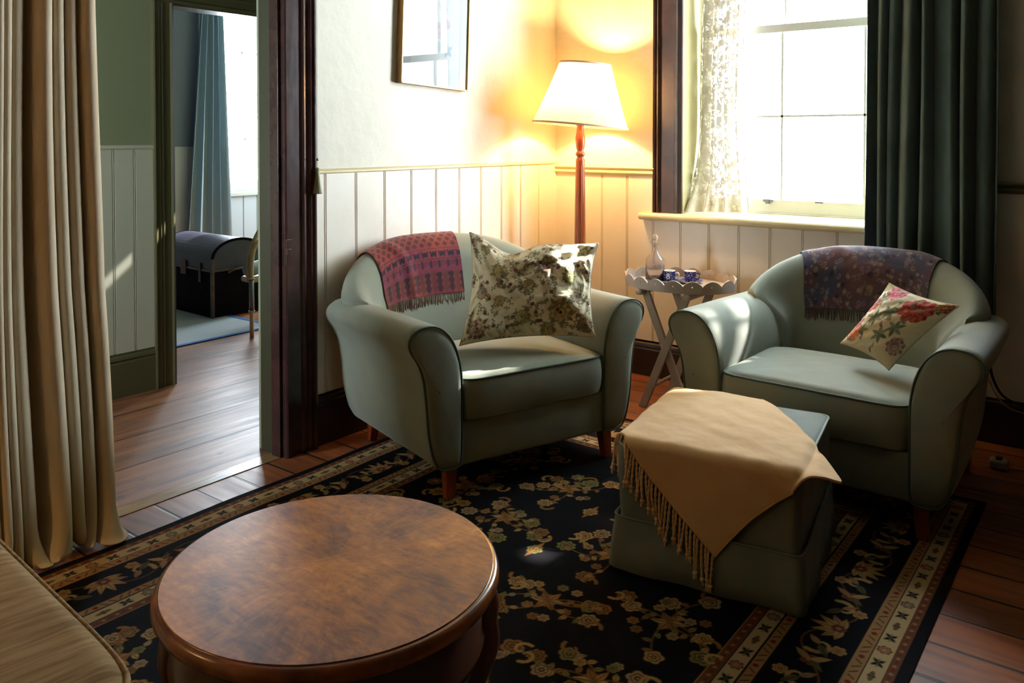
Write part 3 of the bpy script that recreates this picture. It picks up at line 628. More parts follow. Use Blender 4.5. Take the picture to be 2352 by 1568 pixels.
def make_armchair(loc, rz, label, flare=.01):
    t = tag(empty('armchair', loc, rz), label, 'armchair'); f = M['fabric']
    # frame / body under the seat
    b = MB(); b.box(-.42, .42, -.372, .40, .13, .30); b.build('body', f, t, bevel=.02, seg=3)
    b = MB(); b.prism([(-.36, .128), (.36, .128), (.36, .305), (-.36, .305)], 'y', -.392, -.35); b.build('front_rail', f, t, smooth=True, bevel=.012, seg=3)
    # arms
    base = spline(AOFF, 64, closed=True)
    cx, cz = .44, .42
    for s_ in (-1, 1):
        rings = []
        ys = [-.408, -.4075, -.404, -.397, -.385] + list(np.linspace(-.35, .35, 15)) + [.385, .41, .43, .44, .445]
        for y in ys:
            k = 1.0
            if y < -.385: k = 1 - 0.13 * ((-.385 - y) / .023) ** 2.2
            if y > .35: k = math.sqrt(max(0.02, 1 - ((y - .35) / .0952) ** 2))
            q = base.copy(); dx = flare * max(0, (y + .3) / .7) ** 1.3; dz = -0.012 * (y + .4)
            top = np.clip((q[:, 1] - .4) / .3, 0, 1)
            xx_ = q[:, 0] + dx - 0.02 * (1 - top) * max(0, y)
            zz_ = q[:, 1] + dz * top
            xx_ = cx + dx + (xx_ - cx - dx) * (k if y < 0 else .35 + .65 * k); zz_ = cz + (zz_ - cz) * (k if y < 0 else .25 + .75 * k)
            rings.append(np.stack([s_ * xx_, np.full(64, y), zz_], 1))
        c0 = np.mean(rings[0], 0); P0 = [c0 + (rings[0] - c0) * k for k in (0.02, .3, .6, .85)]
        for k, r_ in zip((0.02, .3, .6, .85), P0): r_[:, 1] = -.408 - .010 * (1 - k ** 2)
        c1 = np.mean(rings[-1], 0)
        b = MB(); b.grid(np.array(P0 + rings + [c1 + (rings[-1] - c1) * .02]), cv=True); a = b.build('arm', f, t, smooth=True)
        i0, i1 = 19, 64 + 0
        loop = np.stack([s_ * (cx + (base[:, 0] - cx) * .985), np.full(64, -.401), cz + (base[:, 1] - cz) * .985], 1)
        b = MB(); b.tube(loop, .0042, 6, closed=True); b.build('piping', M['piping'], a, smooth=True)
    # back shell
    ph = np.linspace(-PI / 2, PI / 2, 61); vv = np.linspace(0, 1, 57); A, B = np.meshgrid(ph, vv, indexing='ij')
    P = back_point(A, B); b = MB(); b.grid(P); o = b.build('backrest', f, t, smooth=True)
    # ends of the shell are buried in the arms
    # seat cushion
    n, m = 41, 41; P = []
    for zz_, kk in ((0, 0), (1, 1)):
        pass
    def cush(u, v_, top):
        x = u * .352; y = -.18 + v_ * .235
        ex = np.maximum(np.abs(u), np.abs(v_)); rr_ = (np.abs(u) ** 8 + np.abs(v_) ** 8) ** (1 / 8)
        prof_ = np.sqrt(np.clip(1 - np.clip((rr_ - .86) / .14, 0, 1) ** 2.4, 0, 1))
        crown = .022 * (1 - u * u) * (1 - v_ * v_)
        return x, y, prof_, crown
    U, Vv = np.meshgrid(np.linspace(-1, 1, 45), np.linspace(-1, 1, 45), indexing='ij')
    sq = np.maximum(np.abs(U), np.abs(Vv)) + 1e-9; rad = (np.abs(U) ** 10 + np.abs(Vv) ** 10) ** .1 + 1e-9; U2 = U * sq / rad; V2 = Vv * sq / rad
    def surf(sgn):
        x = U2 * .352; y = -.135 + V2 * .280; edge = np.clip((sq - .9) / .1, 0, 1)
        z = np.where(sgn > 0, .478 - .014 * edge ** 2 + .020 * (1 - U ** 2) * (1 - Vv ** 2), .300 + .01 * edge ** 2)
        z = z + 0.004 * (fbm(x * 9 + 5, y * 9, 3) - .45) * (sgn > 0)
        return np.stack([x, y, z], -1)
    top, bot = surf(1), surf(-1)
    # side band, slightly bulged
    per = [(i, 0) for i in range(45)] + [(44, j) for j in range(1, 45)] + [(i, 44) for i in range(43, -1, -1)] + [(0, j) for j in range(43, 0, -1)]
    tp = np.array([top[i, j] for i, j in per]); bt = np.array([bot[i, j] for i, j in per]); cen = np.array([0, -.135, 0]); rows = []
    for q in np.linspace(0, 1, 9):
        r_ = tp * (1 - q) + bt * q; dd = r_ - cen; dd[:, 2] = 0; dd /= np.linalg.norm(dd, axis=1)[:, None]; rows.append(r_ + dd * .012 * math.sin(PI * q) ** .7)
    b = MB(); b.grid(top); b.grid(bot); b.grid(np.array(rows), cv=True)
    se = b.build('seat_cushion', f, t, smooth=True)
    b = MB(); b.tube(tp + (tp - cen) * [.006, .006, 0] + [0, 0, .001], .0045, 6, closed=True); b.build('piping', M['piping'], se, smooth=True)
    # legs
    for x, y, sp in ((-.385, -.355, -1), (.385, -.355, 1), (-.385, .36, -1), (.385, .36, 1)):
        b = MB(); yq = -.012 if y < 0 else .02
        w0, w1_ = .026, .018
        V = [(x + a * w1_ + sp * .008, y + yq + c * w1_, .005) for c in (-1, 1) for a in (-1, 1)] + [(x + a * w0, y + c * w0, .15) for c in (-1, 1) for a in (-1, 1)]
        b.add(V, [(0, 2, 3, 1), (4, 5, 7, 6), (0, 1, 5, 4), (2, 6, 7, 3), (0, 4, 6, 2), (1, 3, 7, 5)]); b.build('leg', M['leg_orange'], t, bevel=.003)
    return t
TA = R(70.4); ca, sa = math.cos(TA), math.sin(TA)
AX, AY = .623 + .035 * ca + .013, -1.5215 + .035 * sa - .004
BPA = dict(w=.515, h=.232, e=.95); BPB = dict(w=.43, h=.205, e=.85); BP.update(BPA)
chA = make_armchair((AX, AY, 0), TA, 'sage green tub armchair by the doorway with pink throw and big tapestry cushion', .04)
BP.update(BPB)
chB = make_armchair((2.015, -.85, 0), R(-1.5), 'sage green tub armchair under the window with purple paisley throw', -.035)

# ------------------------------------------------------------------ throws over the chair backs
def solve_phi(xl):
    s_ = math.copysign(abs(xl / BP['w']) ** (1 / .8), xl); return math.asin(max(-1, min(1, s_)))
def back_throw(name, chair, loc, rz, xa, xb, v0, v1, canvas, label, fringe_cols, fr_len, slant=0.0, nfr=60, seed=1, wr=0.006):
    n, m = 210, 240
    q = np.linspace(0, 1, n); A = solve_phi(xa) + (solve_phi(xb) - solve_phi(xa)) * q
    root = tag(empty(name, loc, rz), label, 'throw')
    vv = np.linspace(0, 1, m)
    AA = np.zeros((n, m)); VV = np.zeros((n, m))
    for i in range(n):
        AA[i] = A[i] + slant * (1 - vv) * (1 - q[i]); VV[i] = v0 + (v1 - v0) * vv
    wv = wr * (fbm(q[:, None] * 6 + seed, vv[None] * 4 + seed, 3) - .3) * 1.5
    fold = np.maximum(0, np.sin(q[:, None] * 9 + vv[None] * 5 + seed)) ** 6 * wr * 1.3 * (1 - sstep(vv[None], .25, .5))
    P, N_ = back_offset(AA, VV, .006 + np.maximum(0, wv) + fold)
    dv = np.linalg.norm(np.diff(P, axis=1), axis=2); arc = np.concatenate([np.zeros((n, 1)), np.cumsum(dv, 1)], 1).mean(0)
    du = np.linalg.norm(np.diff(P, axis=0), axis=2).mean(1); ac = np.concatenate([[0], np.cumsum(du)])
    cl = canvas.sample(np.minimum(ac, canvas.w - .003)[:, None] + 0 * vv[None], np.minimum(arc, canvas.h - .003)[None] + 0 * q[:, None])
    me = fast_grid(P, cl)
    o = link('cloth', me, mat(name + '_weave', (0, 0, 0), .9, attr='col', bump=.3, bscale=350, dist=.001, sheen=.3, spec=.1), root, True)
    sdf = o.modifiers.new('s', 'SOLIDIFY'); sdf.thickness = .004; sdf.offset = 1
    # fringe at the lower inner edge
    q_ = np.random.default_rng(seed); b = MB()
    for k in range(nfr):
        i = int((k + .5) / nfr * (n - 1)); p = P[i, 0]; nn = N_[i, 0]; L = fr_len * q_.uniform(.8, 1.15); sx = q_.uniform(-.008, .008)
        pts = [p + nn * .002, p + np.array([sx * .3, 0, -L * .35]) + nn * (.003 + L * .02), p + np.array([sx * .8, 0, -L * .7]) + nn * .003, p + np.array([sx, 0, -L]) + nn * q_.uniform(.001, .006)]
        b.tube(spline(pts, 7), [.0018, .002, .0022, .0022, .0022, .002, .0012], 5, mi=k % len(fringe_cols))
    b.build('fringe', fringe_cols, root, smooth=True)
    return root
def red_canvas():
    c = Canvas(.66, .72, .0025, (150, 72, 72)); Y, X = c.Y, c.X
    a = np.array(s2l((138, 58, 46))); b_ = np.array(s2l((112, 48, 66))); d = np.array(s2l((60, 42, 50)))
    t = (0.5 + .5 * np.sin(Y * 14 + .6 * np.sin(X * 20)))[..., None]; c.A[:] = a * (1 - t) + b_ * t
    # stepped dark bands near the hem (low Y), small motifs, diamonds higher up
    def step(y0, hgt, per, col, ph=0):
        tri = np.abs(((X / per + ph) % 1) - .5) * 2; tri = np.floor(tri * 6) / 6
        k = (Y > y0) & (Y < y0 + hgt * (.25 + .75 * tri)); c.A[k] = s2l(col)
    for k in range(20):                       # toothed dark columns near the hem
        xx_ = .015 + k * .034
        for r_ in range(12): l_ = .006 + .005 * (2 - abs(r_ % 4 - 2)); c.stroke([(xx_ - l_, .012 + r_ * .0075), (xx_ + l_, .012 + r_ * .0075)], .0038, (50, 34, 38) if k % 2 else (92, 48, 40))
    for k in range(14):
        xx_ = .02 + k * .05
        c.curl(xx_, .135, .014, 0, (66, 42, 58), .003, 1, .95); c.stroke([(xx_ + .024, .122), (xx_ + .024, .148)], .004, (44, 36, 50)); c.stroke([(xx_ + .032, .122), (xx_ + .032, .148)], .003, (44, 36, 50))
        for e in (-1, 1): c.stroke([(xx_ + e * .017, .195), (xx_ + e * .011, .172), (xx_ + e * .004, .19), (xx_, .176)], .0045, (40, 32, 48))
    for i in range(14):                       # checked diamonds higher up
        for k in range(20):
            xx_ = .01 + k * .044 + (.022 if i % 2 else 0); y0 = .236 + i * .026
            dd = np.abs(X - xx_) + np.abs(Y - y0); c.A[dd < .0175] = s2l((96, 46, 44))
            kk = (dd < .0135) & ((np.floor((X - xx_) / .004) + np.floor((Y - y0) / .004)) % 2 < .9); c.A[kk] = s2l((52, 32, 40))
    for yv in (.105, .158, .212): c.A[(np.abs(Y - yv) < .0025)] = s2l((84, 44, 48))
    c.A *= (0.9 + .25 * vnoise(X * 400, Y * 400))[..., None]
    return c
def paisley_canvas():
    c = Canvas(.72, .72, .0025, (74, 56, 66)); r = np.random.default_rng(8)
    t = sstep(fbm(c.X * 7, c.Y * 7, 3), .35, .6)[..., None]; c.A[:] = np.array(s2l((82, 58, 62))) * (1 - t) + np.array(s2l((62, 60, 78))) * t
    for k in range(420):
        x, y = r.uniform(0, .72), r.uniform(0, .72); col = [(124, 106, 92), (110, 86, 92), (106, 108, 118), (130, 110, 88)][r.integers(4)]
        c.curl(x, y, r.uniform(.007, .017), r.uniform(0, 6), col, .0018, r.choice([-1, 1]), .9)
        if k % 3 == 0: c.flower(x, y, .008, 6, 0, col, (50, 40, 50), col, inner=False)
    for k in range(60):
        x, y = r.uniform(0, .72), r.uniform(0, .72)
        for q in range(5): c.leaf(x, y, .016, .004, q * 1.25 + k, (46, 36, 50))
    for k in range(14): c.flower(r.uniform(0, .7), r.uniform(0, .5), .014, 8, 0, (136, 110, 72), (60, 44, 50), (74, 56, 66))
    c.A *= (0.85 + .35 * vnoise(c.X * 380, c.Y * 380))[..., None]
    return c
fr1 = [mat('fringe_brown', (96, 80, 60), .9), mat('fringe_grey', (112, 108, 88), .9), mat('fringe_red', (120, 62, 60), .9)]
fr2 = [mat('fringe_plum', (66, 44, 50), .9), mat('fringe_rust', (98, 58, 50), .9), mat('fringe_slate', (58, 54, 62), .9)]
BP.update(BPA)
back_throw('throw_blanket', chA, (AX, AY, 0), TA, -.385, .10, .165, .70, red_canvas(), 'pink and red woven throw with geometric pattern over the left armchair back', fr1, .055, slant=-.0, nfr=46, seed=3)
BP.update(BPB)
back_throw('throw_blanket', chB, (2.015, -.85, 0), R(-1.5), -.31, .265, .16, .72, paisley_canvas(), 'purple brown paisley shawl over the back of the armchair by the window', fr2, .05, slant=.0, nfr=64, seed=9, wr=.010)

# ================================================================== CUSHIONS
def pillow(name, chair_loc, rz, corners, T, canvas, label, back_rgb, pinch=.035, dip=0.0, wr=.008, seed=1, n=150, crease=0.0):
    c, s_ = math.cos(rz), math.sin(rz)
    Wc = [np.array([chair_loc[0] + x * c - y * s_, chair_loc[1] + x * s_ + y * c, z]) for x, y, z in corners]   # BL, BR, TR, TL
    cen = sum(Wc) / 4; cen[2] = min(w[2] for w in Wc)
    BL, BR, TR, TL = [w - cen for w in Wc]
    u, v = np.meshgrid(np.linspace(0, 1, n), np.linspace(0, 1, n), indexing='ij')
    uu = u + 0; vv = v + 0
    e = lambda t: np.sin(PI * t) ** 0.8
    uu = u + pinch * 1.6 * (1 - 2 * u) * np.abs(1 - 2 * u) * e(v) ; vv = v + pinch * 1.6 * (1 - 2 * v) * np.abs(1 - 2 * v) * e(u)
    vv = vv - dip * np.exp(-((u - .32) / .17) ** 2) * v ** 2
    P = (BL[None, None] * ((1 - uu) * (1 - vv))[..., None] + BR * (uu * (1 - vv))[..., None] + TR * (uu * vv)[..., None] + TL * ((1 - uu) * vv)[..., None])
    nn = np.cross(BR - BL, TL - BL); nn /= np.linalg.norm(nn)
    prof = (np.sin(PI * np.clip(u, 0, 1)) * np.sin(PI * np.clip(v, 0, 1))) ** .5
    edge = np.minimum(np.minimum(u, 1 - u), np.minimum(v, 1 - v))
    wn = (fbm(u * 5 + seed * 3, v * 5, 4) - .47) * wr * 4 + np.sin((u * 1.3 + v) * 22 + 5 * fbm(u * 3, v * 3 + seed, 2)) * wr * .55 * sstep(edge, .0, .2)
    wn += -wr * 2.2 * np.exp(-((edge) / .09) ** 2) * np.abs(np.sin(u * 40 + 3 * np.sin(v * 9))) * .6
    cr = -crease * (np.exp(-((v - (.62 + .45 * (u - .35))) / .05) ** 2) * sstep(u, .25, .5) + .9 * np.exp(-(((u - .86) / .05) ** 2)) * sstep(v, .35, .55) + .8 * np.exp(-((v - (.28 - .35 * u)) / .035) ** 2) * (1 - sstep(u, .2, .4)))
    thick = T * prof + (wn + cr) * np.clip(edge / .05, 0, 1)
    F_ = P + nn * (thick * .62)[..., None]; B_ = P - nn * (T * prof * .5)[..., None]
    col = canvas.sample(u * canvas.w, v * canvas.h)
    V = np.concatenate([F_.reshape(-1, 3), B_.reshape(-1, 3)]); idx = np.arange(n * n).reshape(n, n)
    q = np.stack([idx[:-1, :-1], idx[1:, :-1], idx[1:, 1:], idx[:-1, 1:]], -1).reshape(-1, 4)
    me = mesh_pf(V, np.concatenate([q, (q + n * n)[:, ::-1]]).tolist())
    bc = np.ones((n * n, 3)) * np.array(s2l(back_rgb)); set_attr(me, np.concatenate([col.reshape(-1, 3), bc]))
    bm = bmesh.new(); bm.from_mesh(me); bmesh.ops.remove_doubles(bm, verts=bm.verts, dist=1e-5); bm.to_mesh(me); bm.free()
    root = tag(empty(name, tuple(cen)), label, 'cushion')
    link('cover', me, mat(name + '_cloth', (0, 0, 0), .85, attr='col', bump=.35, bscale=70, bstretch=(1, 1, 5), dist=.002, sheen=.1, spec=.15), root, True)
    ring = np.concatenate([P[:, 0], P[-1, 1:], P[::-1, -1][1:], P[0, ::-1][1:-1]])
    b = MB(); b.tube(ring[::2], .0028, 5, closed=True); b.build('seam', mat(name + '_seam', tuple(int(k * .9) for k in back_rgb), .85), root, smooth=True)
    return root
def tapestry_canvas():
    c = Canvas(.62, .50, .0022, (226, 214, 180)); r = np.random.default_rng(21)
    c.A *= (1 - .16 * ((np.sin(c.Y * 900 + 3 * fbm(c.X * 12, c.Y * 12, 2)) > .4)))[..., None]
    ol = [(132, 130, 92), (112, 118, 96), (146, 140, 98), (126, 112, 84), (140, 136, 110)]
    flo = [[(176, 154, 102), (136, 118, 76), (196, 176, 126)], [(160, 134, 112), (116, 90, 80), (184, 162, 132)], [(166, 152, 96), (124, 118, 78), (188, 174, 122)]]
    def cluster(x, y, R_, k):
        for q in range(9): c.leaf(x, y, R_ * r.uniform(1.05, 1.45), R_ * .28, q * .7 + r.uniform(-.3, .3), ol[r.integers(5)], (84, 80, 60))
        c.rose(x, y, R_, flo[k % 3], r.uniform(0, 6)); c.flower(x, y, R_ * .16, 6, 0, (70, 44, 40), inner=False)
    for k, (x, y, q) in enumerate([(.46, .12, .062), (.07, .06, .05), (.28, .10, .04), (.16, .34, .045), (.38, .36, .045), (.50, .30, .036), (.30, .26, .03), (.07, .22, .03), (.56, .44, .035), (.22, .47, .03), (.58, .06, .04), (.40, .03, .035), (.17, .19, .028), (.54, .20, .03), (.08, .44, .024)]):
        cluster(x, y, q, k)
    for k in range(210):
        x, y = r.uniform(0, .62), r.uniform(0, .5); a = r.uniform(0, 6.3); L = r.uniform(.02, .045)
        c.stroke([(x, y), (x + L * math.cos(a), y + L * math.sin(a))], .0010, (84, 78, 56))
        for q in range(4): c.leaf(x + L * q / 4 * math.cos(a), y + L * q / 4 * math.sin(a),   .013, .0040, a + (1 if q % 2 else -1) * .9, ol[r.integers(5)], (92, 86, 64))
        if k % 4 == 0: c.flower(x + L * math.cos(a), y + L * math.sin(a), .011, 5, 0, (118, 78, 66), (80, 48, 44), (80, 48, 44))
    return c
def peony_canvas():
    c = Canvas(.40, .40, .0022, (216, 202, 166)); r = np.random.default_rng(5)
    gr = [(112, 120, 90), (92, 102, 80), (132, 136, 104)]
    red = [(170, 72, 58), (142, 50, 42), (190, 96, 78)]; pk = [(190, 96, 108), (166, 66, 86), (206, 130, 130)]; org = [(196, 110, 70), (170, 80, 56), (206, 140, 90)]
    def lf(x, y, n_, a0, L):
        for q in range(n_): c.leaf(x, y, L, L * .2, a0 + q * 6.28 / n_, gr[q % 3], (74, 82, 62))
    for x, y in ((.19, .27), (.24, .22), (.12, .17), (.18, .12), (.30, .34), (.10, .30)): lf(x, y, 6, x * 30, .055)
    # u: bottom -> right corner ; v: bottom -> left corner (square seen on its point)
    c.rose(.30, .11, .085, red, .5); c.rose(.07, .34, .052, org, 1); c.rose(.25, .37, .05, red, 2); c.rose(.36, .29, .06, pk, 0); c.rose(.10, .05, .05, [(168, 140, 130), (132, 96, 92), (190, 170, 150)], 1)
    c.rose(.37, .03, .04, [(160, 96, 60), (120, 70, 44), (178, 130, 80)], 3); c.rose(.15, .38, .045, red, 4); c.rose(.39, .39, .05, [(150, 140, 90), (120, 112, 72), (170, 150, 100)], 1)
    for k in range(26):
        x, y = r.uniform(.03, .38), r.uniform(.03, .38); c.flower(x, y, .009, 5, 0, [(176, 84, 66), (198, 140, 110)][k % 2], inner=False)
        c.leaf(x, y, .026, .006, r.uniform(0, 6), gr[k % 3], (74, 82, 62)); c.leaf(x, y, .022, .005, r.uniform(0, 6), gr[(k + 1) % 3])
    return c
CA = (AX, AY); 
pillow('cushion', CA, TA, [(-.175, -.06, .505), (.315, -.395, .545), (.455, -.235, .925), (-.065, .04, .985)], .19, tapestry_canvas(), 'large floppy floral tapestry cushion, cream and olive, on the left armchair', (206, 184, 168), dip=.13, wr=.019, seed=2, n=240, crease=.032)
pillow('cushion', (2.015, -.85), R(-1.5), [(.215, -.13, .515), (.435, -.03, .775), (.16, .08, .815), (.015, -.07, .575)], .13, peony_canvas(), 'small square cushion with red peonies on cream, tilted on its corner', (206, 190, 150), wr=.005, seed=7, n=150, pinch=.03)

# ================================================================== FOOTSTOOL AND ITS THROW
OT = R(9); OX, OY = 1.9, -1.7
S0, S1, T0, T1, OZT = -.31, .27, -.30, .33, .425
def make_footstool():
    t = tag(empty('footstool', (OX, OY, 0), OT), 'square grey green upholstered footstool with a skirt, standing on the rug', 'footstool')
    f = M['fabric_ott']
    def ringpts(in_, z, n=33, rad=.03, wav=0.0, ph=0):
        x0, x1, y0, y1 = S0 + in_, S1 - in_, T0 + in_, T1 - in_; P = []
        cs_ = [(x1 - rad, y0 + rad, -PI / 2), (x1 - rad, y1 - rad, 0), (x0 + rad, y1 - rad, PI / 2), (x0 + rad, y0 + rad, PI)]
        for k, (cx, cy, a0) in enumerate(cs_):
            for a in np.linspace(a0, a0 + PI / 2, 7): P.append((cx + rad * math.cos(a), cy + rad * math.sin(a)))
            nx, ny, na = cs_[(k + 1) % 4]; e = (cx + rad * math.cos(a0 + PI / 2), cy + rad * math.sin(a0 + PI / 2)); g = (nx + rad * math.cos(na), ny + rad * math.sin(na))
            for q in np.linspace(0, 1, n)[1:-1]: P.append((e[0] + (g[0] - e[0]) * q, e[1] + (g[1] - e[1]) * q))
        P = np.array(P); c = P.mean(0); d = P - c; d /= np.linalg.norm(d, axis=1)[:, None]
        if wav: P = P + d * (wav * np.sin(np.arange(len(P)) * .45 + ph))[:, None]
        return np.concatenate([P, np.full((len(P), 1), z)], 1)
    b = MB(); rows = [ringpts(0.012, .12), ringpts(.006, .2), ringpts(.002, .3), ringpts(.0, .39), ringpts(.004, OZT - .022), ringpts(.012, OZT - .012)]
    rows += [np.concatenate([ringpts(.012, 0)[:, :2] * k + np.array([(S0 + S1) / 2, (T0 + T1) / 2]) * (1 - k), np.full((len(rows[0]), 1), OZT - .012 + .014 * (1 - k ** 2) ** .6)], 1) for k in (.97, .9, .75, .5, .25, .02)]
    b.grid(np.array(rows), cv=True); body = b.build('body', f, t, smooth=True)
    b = MB(); b.tube(ringpts(.005, OZT - .017), .005, 6, closed=True); b.build('piping', M['piping_ott'], t, smooth=True)
    b = MB(); b.grid(np.array([ringpts(-.002, .178), ringpts(-.006, .165), ringpts(-.010, .12, wav=.002), ringpts(-.015, .07, wav=.004, ph=1), ringpts(-.020, .012, wav=.006, ph=1.6)]), cv=True)
    sk = b.build('skirt', f, t, smooth=True, solid=.004)
    b = MB(); b.tube(ringpts(-.006, .178), .0035, 6, closed=True); b.tube(ringpts(-.019, .02, wav=.006, ph=1.6), .0022, 5, closed=True); b.build('seam', f, sk, smooth=True)
    for cx, cy, a in ((S1, T0, -PI / 4), (S0, T0, -3 * PI / 4), (S1, T1, PI / 4), (S0, T1, 3 * PI / 4)):   # split corner pleats
        for e in (-1, 1):
            b = MB(); P = []
            for z, o in ((.17, .0), (.12, .006), (.06, .016), (.012, .028)):
                row = []
                for q in np.linspace(0, 1, 6):
                    aa = a + e * (PI / 4); w_ = .055 * (1 - q)
                    row.append((cx - .012 * math.cos(a) + math.cos(aa + e * PI / 2) * w_ * e * e * 1 + o * math.cos(a + e * .5) * q, cy - .012 * math.sin(a) + math.sin(aa + e * PI / 2) * w_ + o * math.sin(a + e * .5) * q, z))
                P.append(row)
            b.grid(np.array(P)); b.build('pleat', f, t, smooth=True, solid=.003)
    for x, y in ((S0 + .05, T0 + .05), (S1 - .05, T0 + .05), (S0 + .05, T1 - .05), (S1 - .05, T1 - .05)):
        b = MB(); b.box(x - .02, x + .02, y - .02, y + .02, .005, .13); b.build('leg', M['leg_orange'], t)
    return t
M['piping_ott'] = mat('pale_piping', (150, 160, 152), .8)
make_footstool()
def make_foot_throw():
    root = tag(empty('throw_blanket', (OX, OY, 0), OT), 'beige fringed throw draped diagonally over the footstool', 'throw')
    top = OZT + .006
    def drape(s_, t_):
        s_ = np.asarray(s_, float); t_ = np.asarray(t_, float); r = .024
        cs = np.clip(s_, S0 + r, S1 - r); ct = np.clip(t_, T0 + r, T1 - r); es, et = s_ - cs, t_ - ct; L = np.hypot(es, et) + 1e-9; ds, dt = es / L, et / L
        arc = r * PI / 2; a = np.clip(L / r, 0, PI / 2); out = r * np.sin(a) * 1.35; down = r * (1 - np.cos(a)) + np.clip(L - arc, 0, None)
        out = out + .10 * np.clip(L - arc, 0, None) ** 1 * (np.abs(ds * dt) * 2 + .16)
        # the stiff tip past the right-hand corner stays out and droops only a little
        stiff = sstep(s_, .24, .31) * (1 - sstep(-t_, .33, .44))
        out = out * (1 - stiff) + (L * .93) * stiff; down = down * (1 - stiff) + (L ** 1.5 * .45) * stiff
        return np.stack([cs + ds * out, ct + dt * out, top - down + .012 * (1 - ((s_ + .02) / .3) ** 2).clip(0) * (1 - ((t_ - .015) / .33) ** 2).clip(0)], -1)
    A, B_, C_, D_ = np.array([.385, -.275]), np.array([.02, -.595]), np.array([-.475, -.02]), np.array([-.085, .475])
    n, m = 130, 130; P = np.zeros((n, m, 2))
    for i, u in enumerate(np.linspace(0, 1, n)):            # u: A->B side (u=0) to D->C (u=1)
        for j, v in enumerate(np.linspace(0, 1, m)):        # v: right edge (0) to fringe edge (1)
            e0 = A * (1 - v) + B_ * v; e1 = D_ * (1 - v) + C_ * v + np.array([-.10, .14]) * math.sin(PI * v)
            e0 = e0 + np.array([.02, -.03]) * math.sin(PI * v) * -1.0
            q = e0 * (1 - u) + e1 * u; q = q + np.array([.012, .018]) * math.sin(PI * u) * (1 - v) + np.array([-.02, -.02]) * math.sin(PI * u) * v
            P[i, j] = q
    G = drape(P[..., 0], P[..., 1])
    wz = (fbm(P[..., 0] * 9 + 3, P[..., 1] * 9, 4) - .45) * .012
    cre = .0007 * np.sin((P[..., 0] * .6 + P[..., 1]) * 60 + 6 * fbm(P[..., 0] * 5, P[..., 1] * 5, 2))
    du = np.gradient(G, axis=0); dv = np.gradient(G, axis=1); N_ = np.cross(du, dv); N_ /= np.linalg.norm(N_, axis=-1)[..., None] + 1e-9
    if N_[n // 2, m // 2, 2] < 0: N_ = -N_
    G = G + N_ * (np.clip(wz + cre + .003, 0, None))[..., None]
    me = fast_grid(G); o = link('cloth', me, M['throw_beige'], root, True); q = o.modifiers.new('s', 'SOLIDIFY'); q.thickness = .006; q.offset = 0
    hem = np.concatenate([G[::-1, 0], G[0, 1:]])
    b = MB(); b.tube(hem[::2], .0042, 6); b.build('rolled_edge', M['throw_beige'], root, smooth=True)
    b = MB(); r = np.random.default_rng(2); K = 48
    for k in range(K):
        i = int((k + .5) / K * (n - 1)); p = G[i, -1]; nn = N_[i, -1].copy(); nn[2] = 0; nn /= np.linalg.norm(nn) + 1e-9
        L = .125 * r.uniform(.8, 1.12); sw = r.uniform(-.012, .012); o_ = r.uniform(.002, .009)
        outd = np.array([nn[0], nn[1], 0]) * (o_ + .006)
        pts = [p - np.array([0, 0, 0]), p + outd * .6 + [0, 0, -.012], p + outd + [sw * .3, 0, -L * .45], p + outd * .9 + [sw, 0, -L * .82]]
        S_ = spline(pts, 12); 
        for e in (0, PI):   # two-ply twisted cord
            a = np.linspace(0, 7 * PI, 12) + e; Q = S_ + np.stack([np.cos(a), np.sin(a), 0 * a], 1) * .0022; b.tube(Q, .0029, 5)
        kn = S_[-1]; b.tube([kn + [0, 0, .006], kn + [0, 0, .002], kn + [0, 0, -.003], kn + [0, 0, -.007]], [.003, .0075, .0075, .003], 7)
        for e in range(4):
            d = np.array([r.uniform(-.006, .006), r.uniform(-.006, .006), -.02]); b.tube([kn + [0, 0, -.004], kn + d * .6, kn + d], [.0034, .003, .0016], 4)
    b.build('fringe', M['throw_beige'], root, smooth=True)
make_foot_throw()

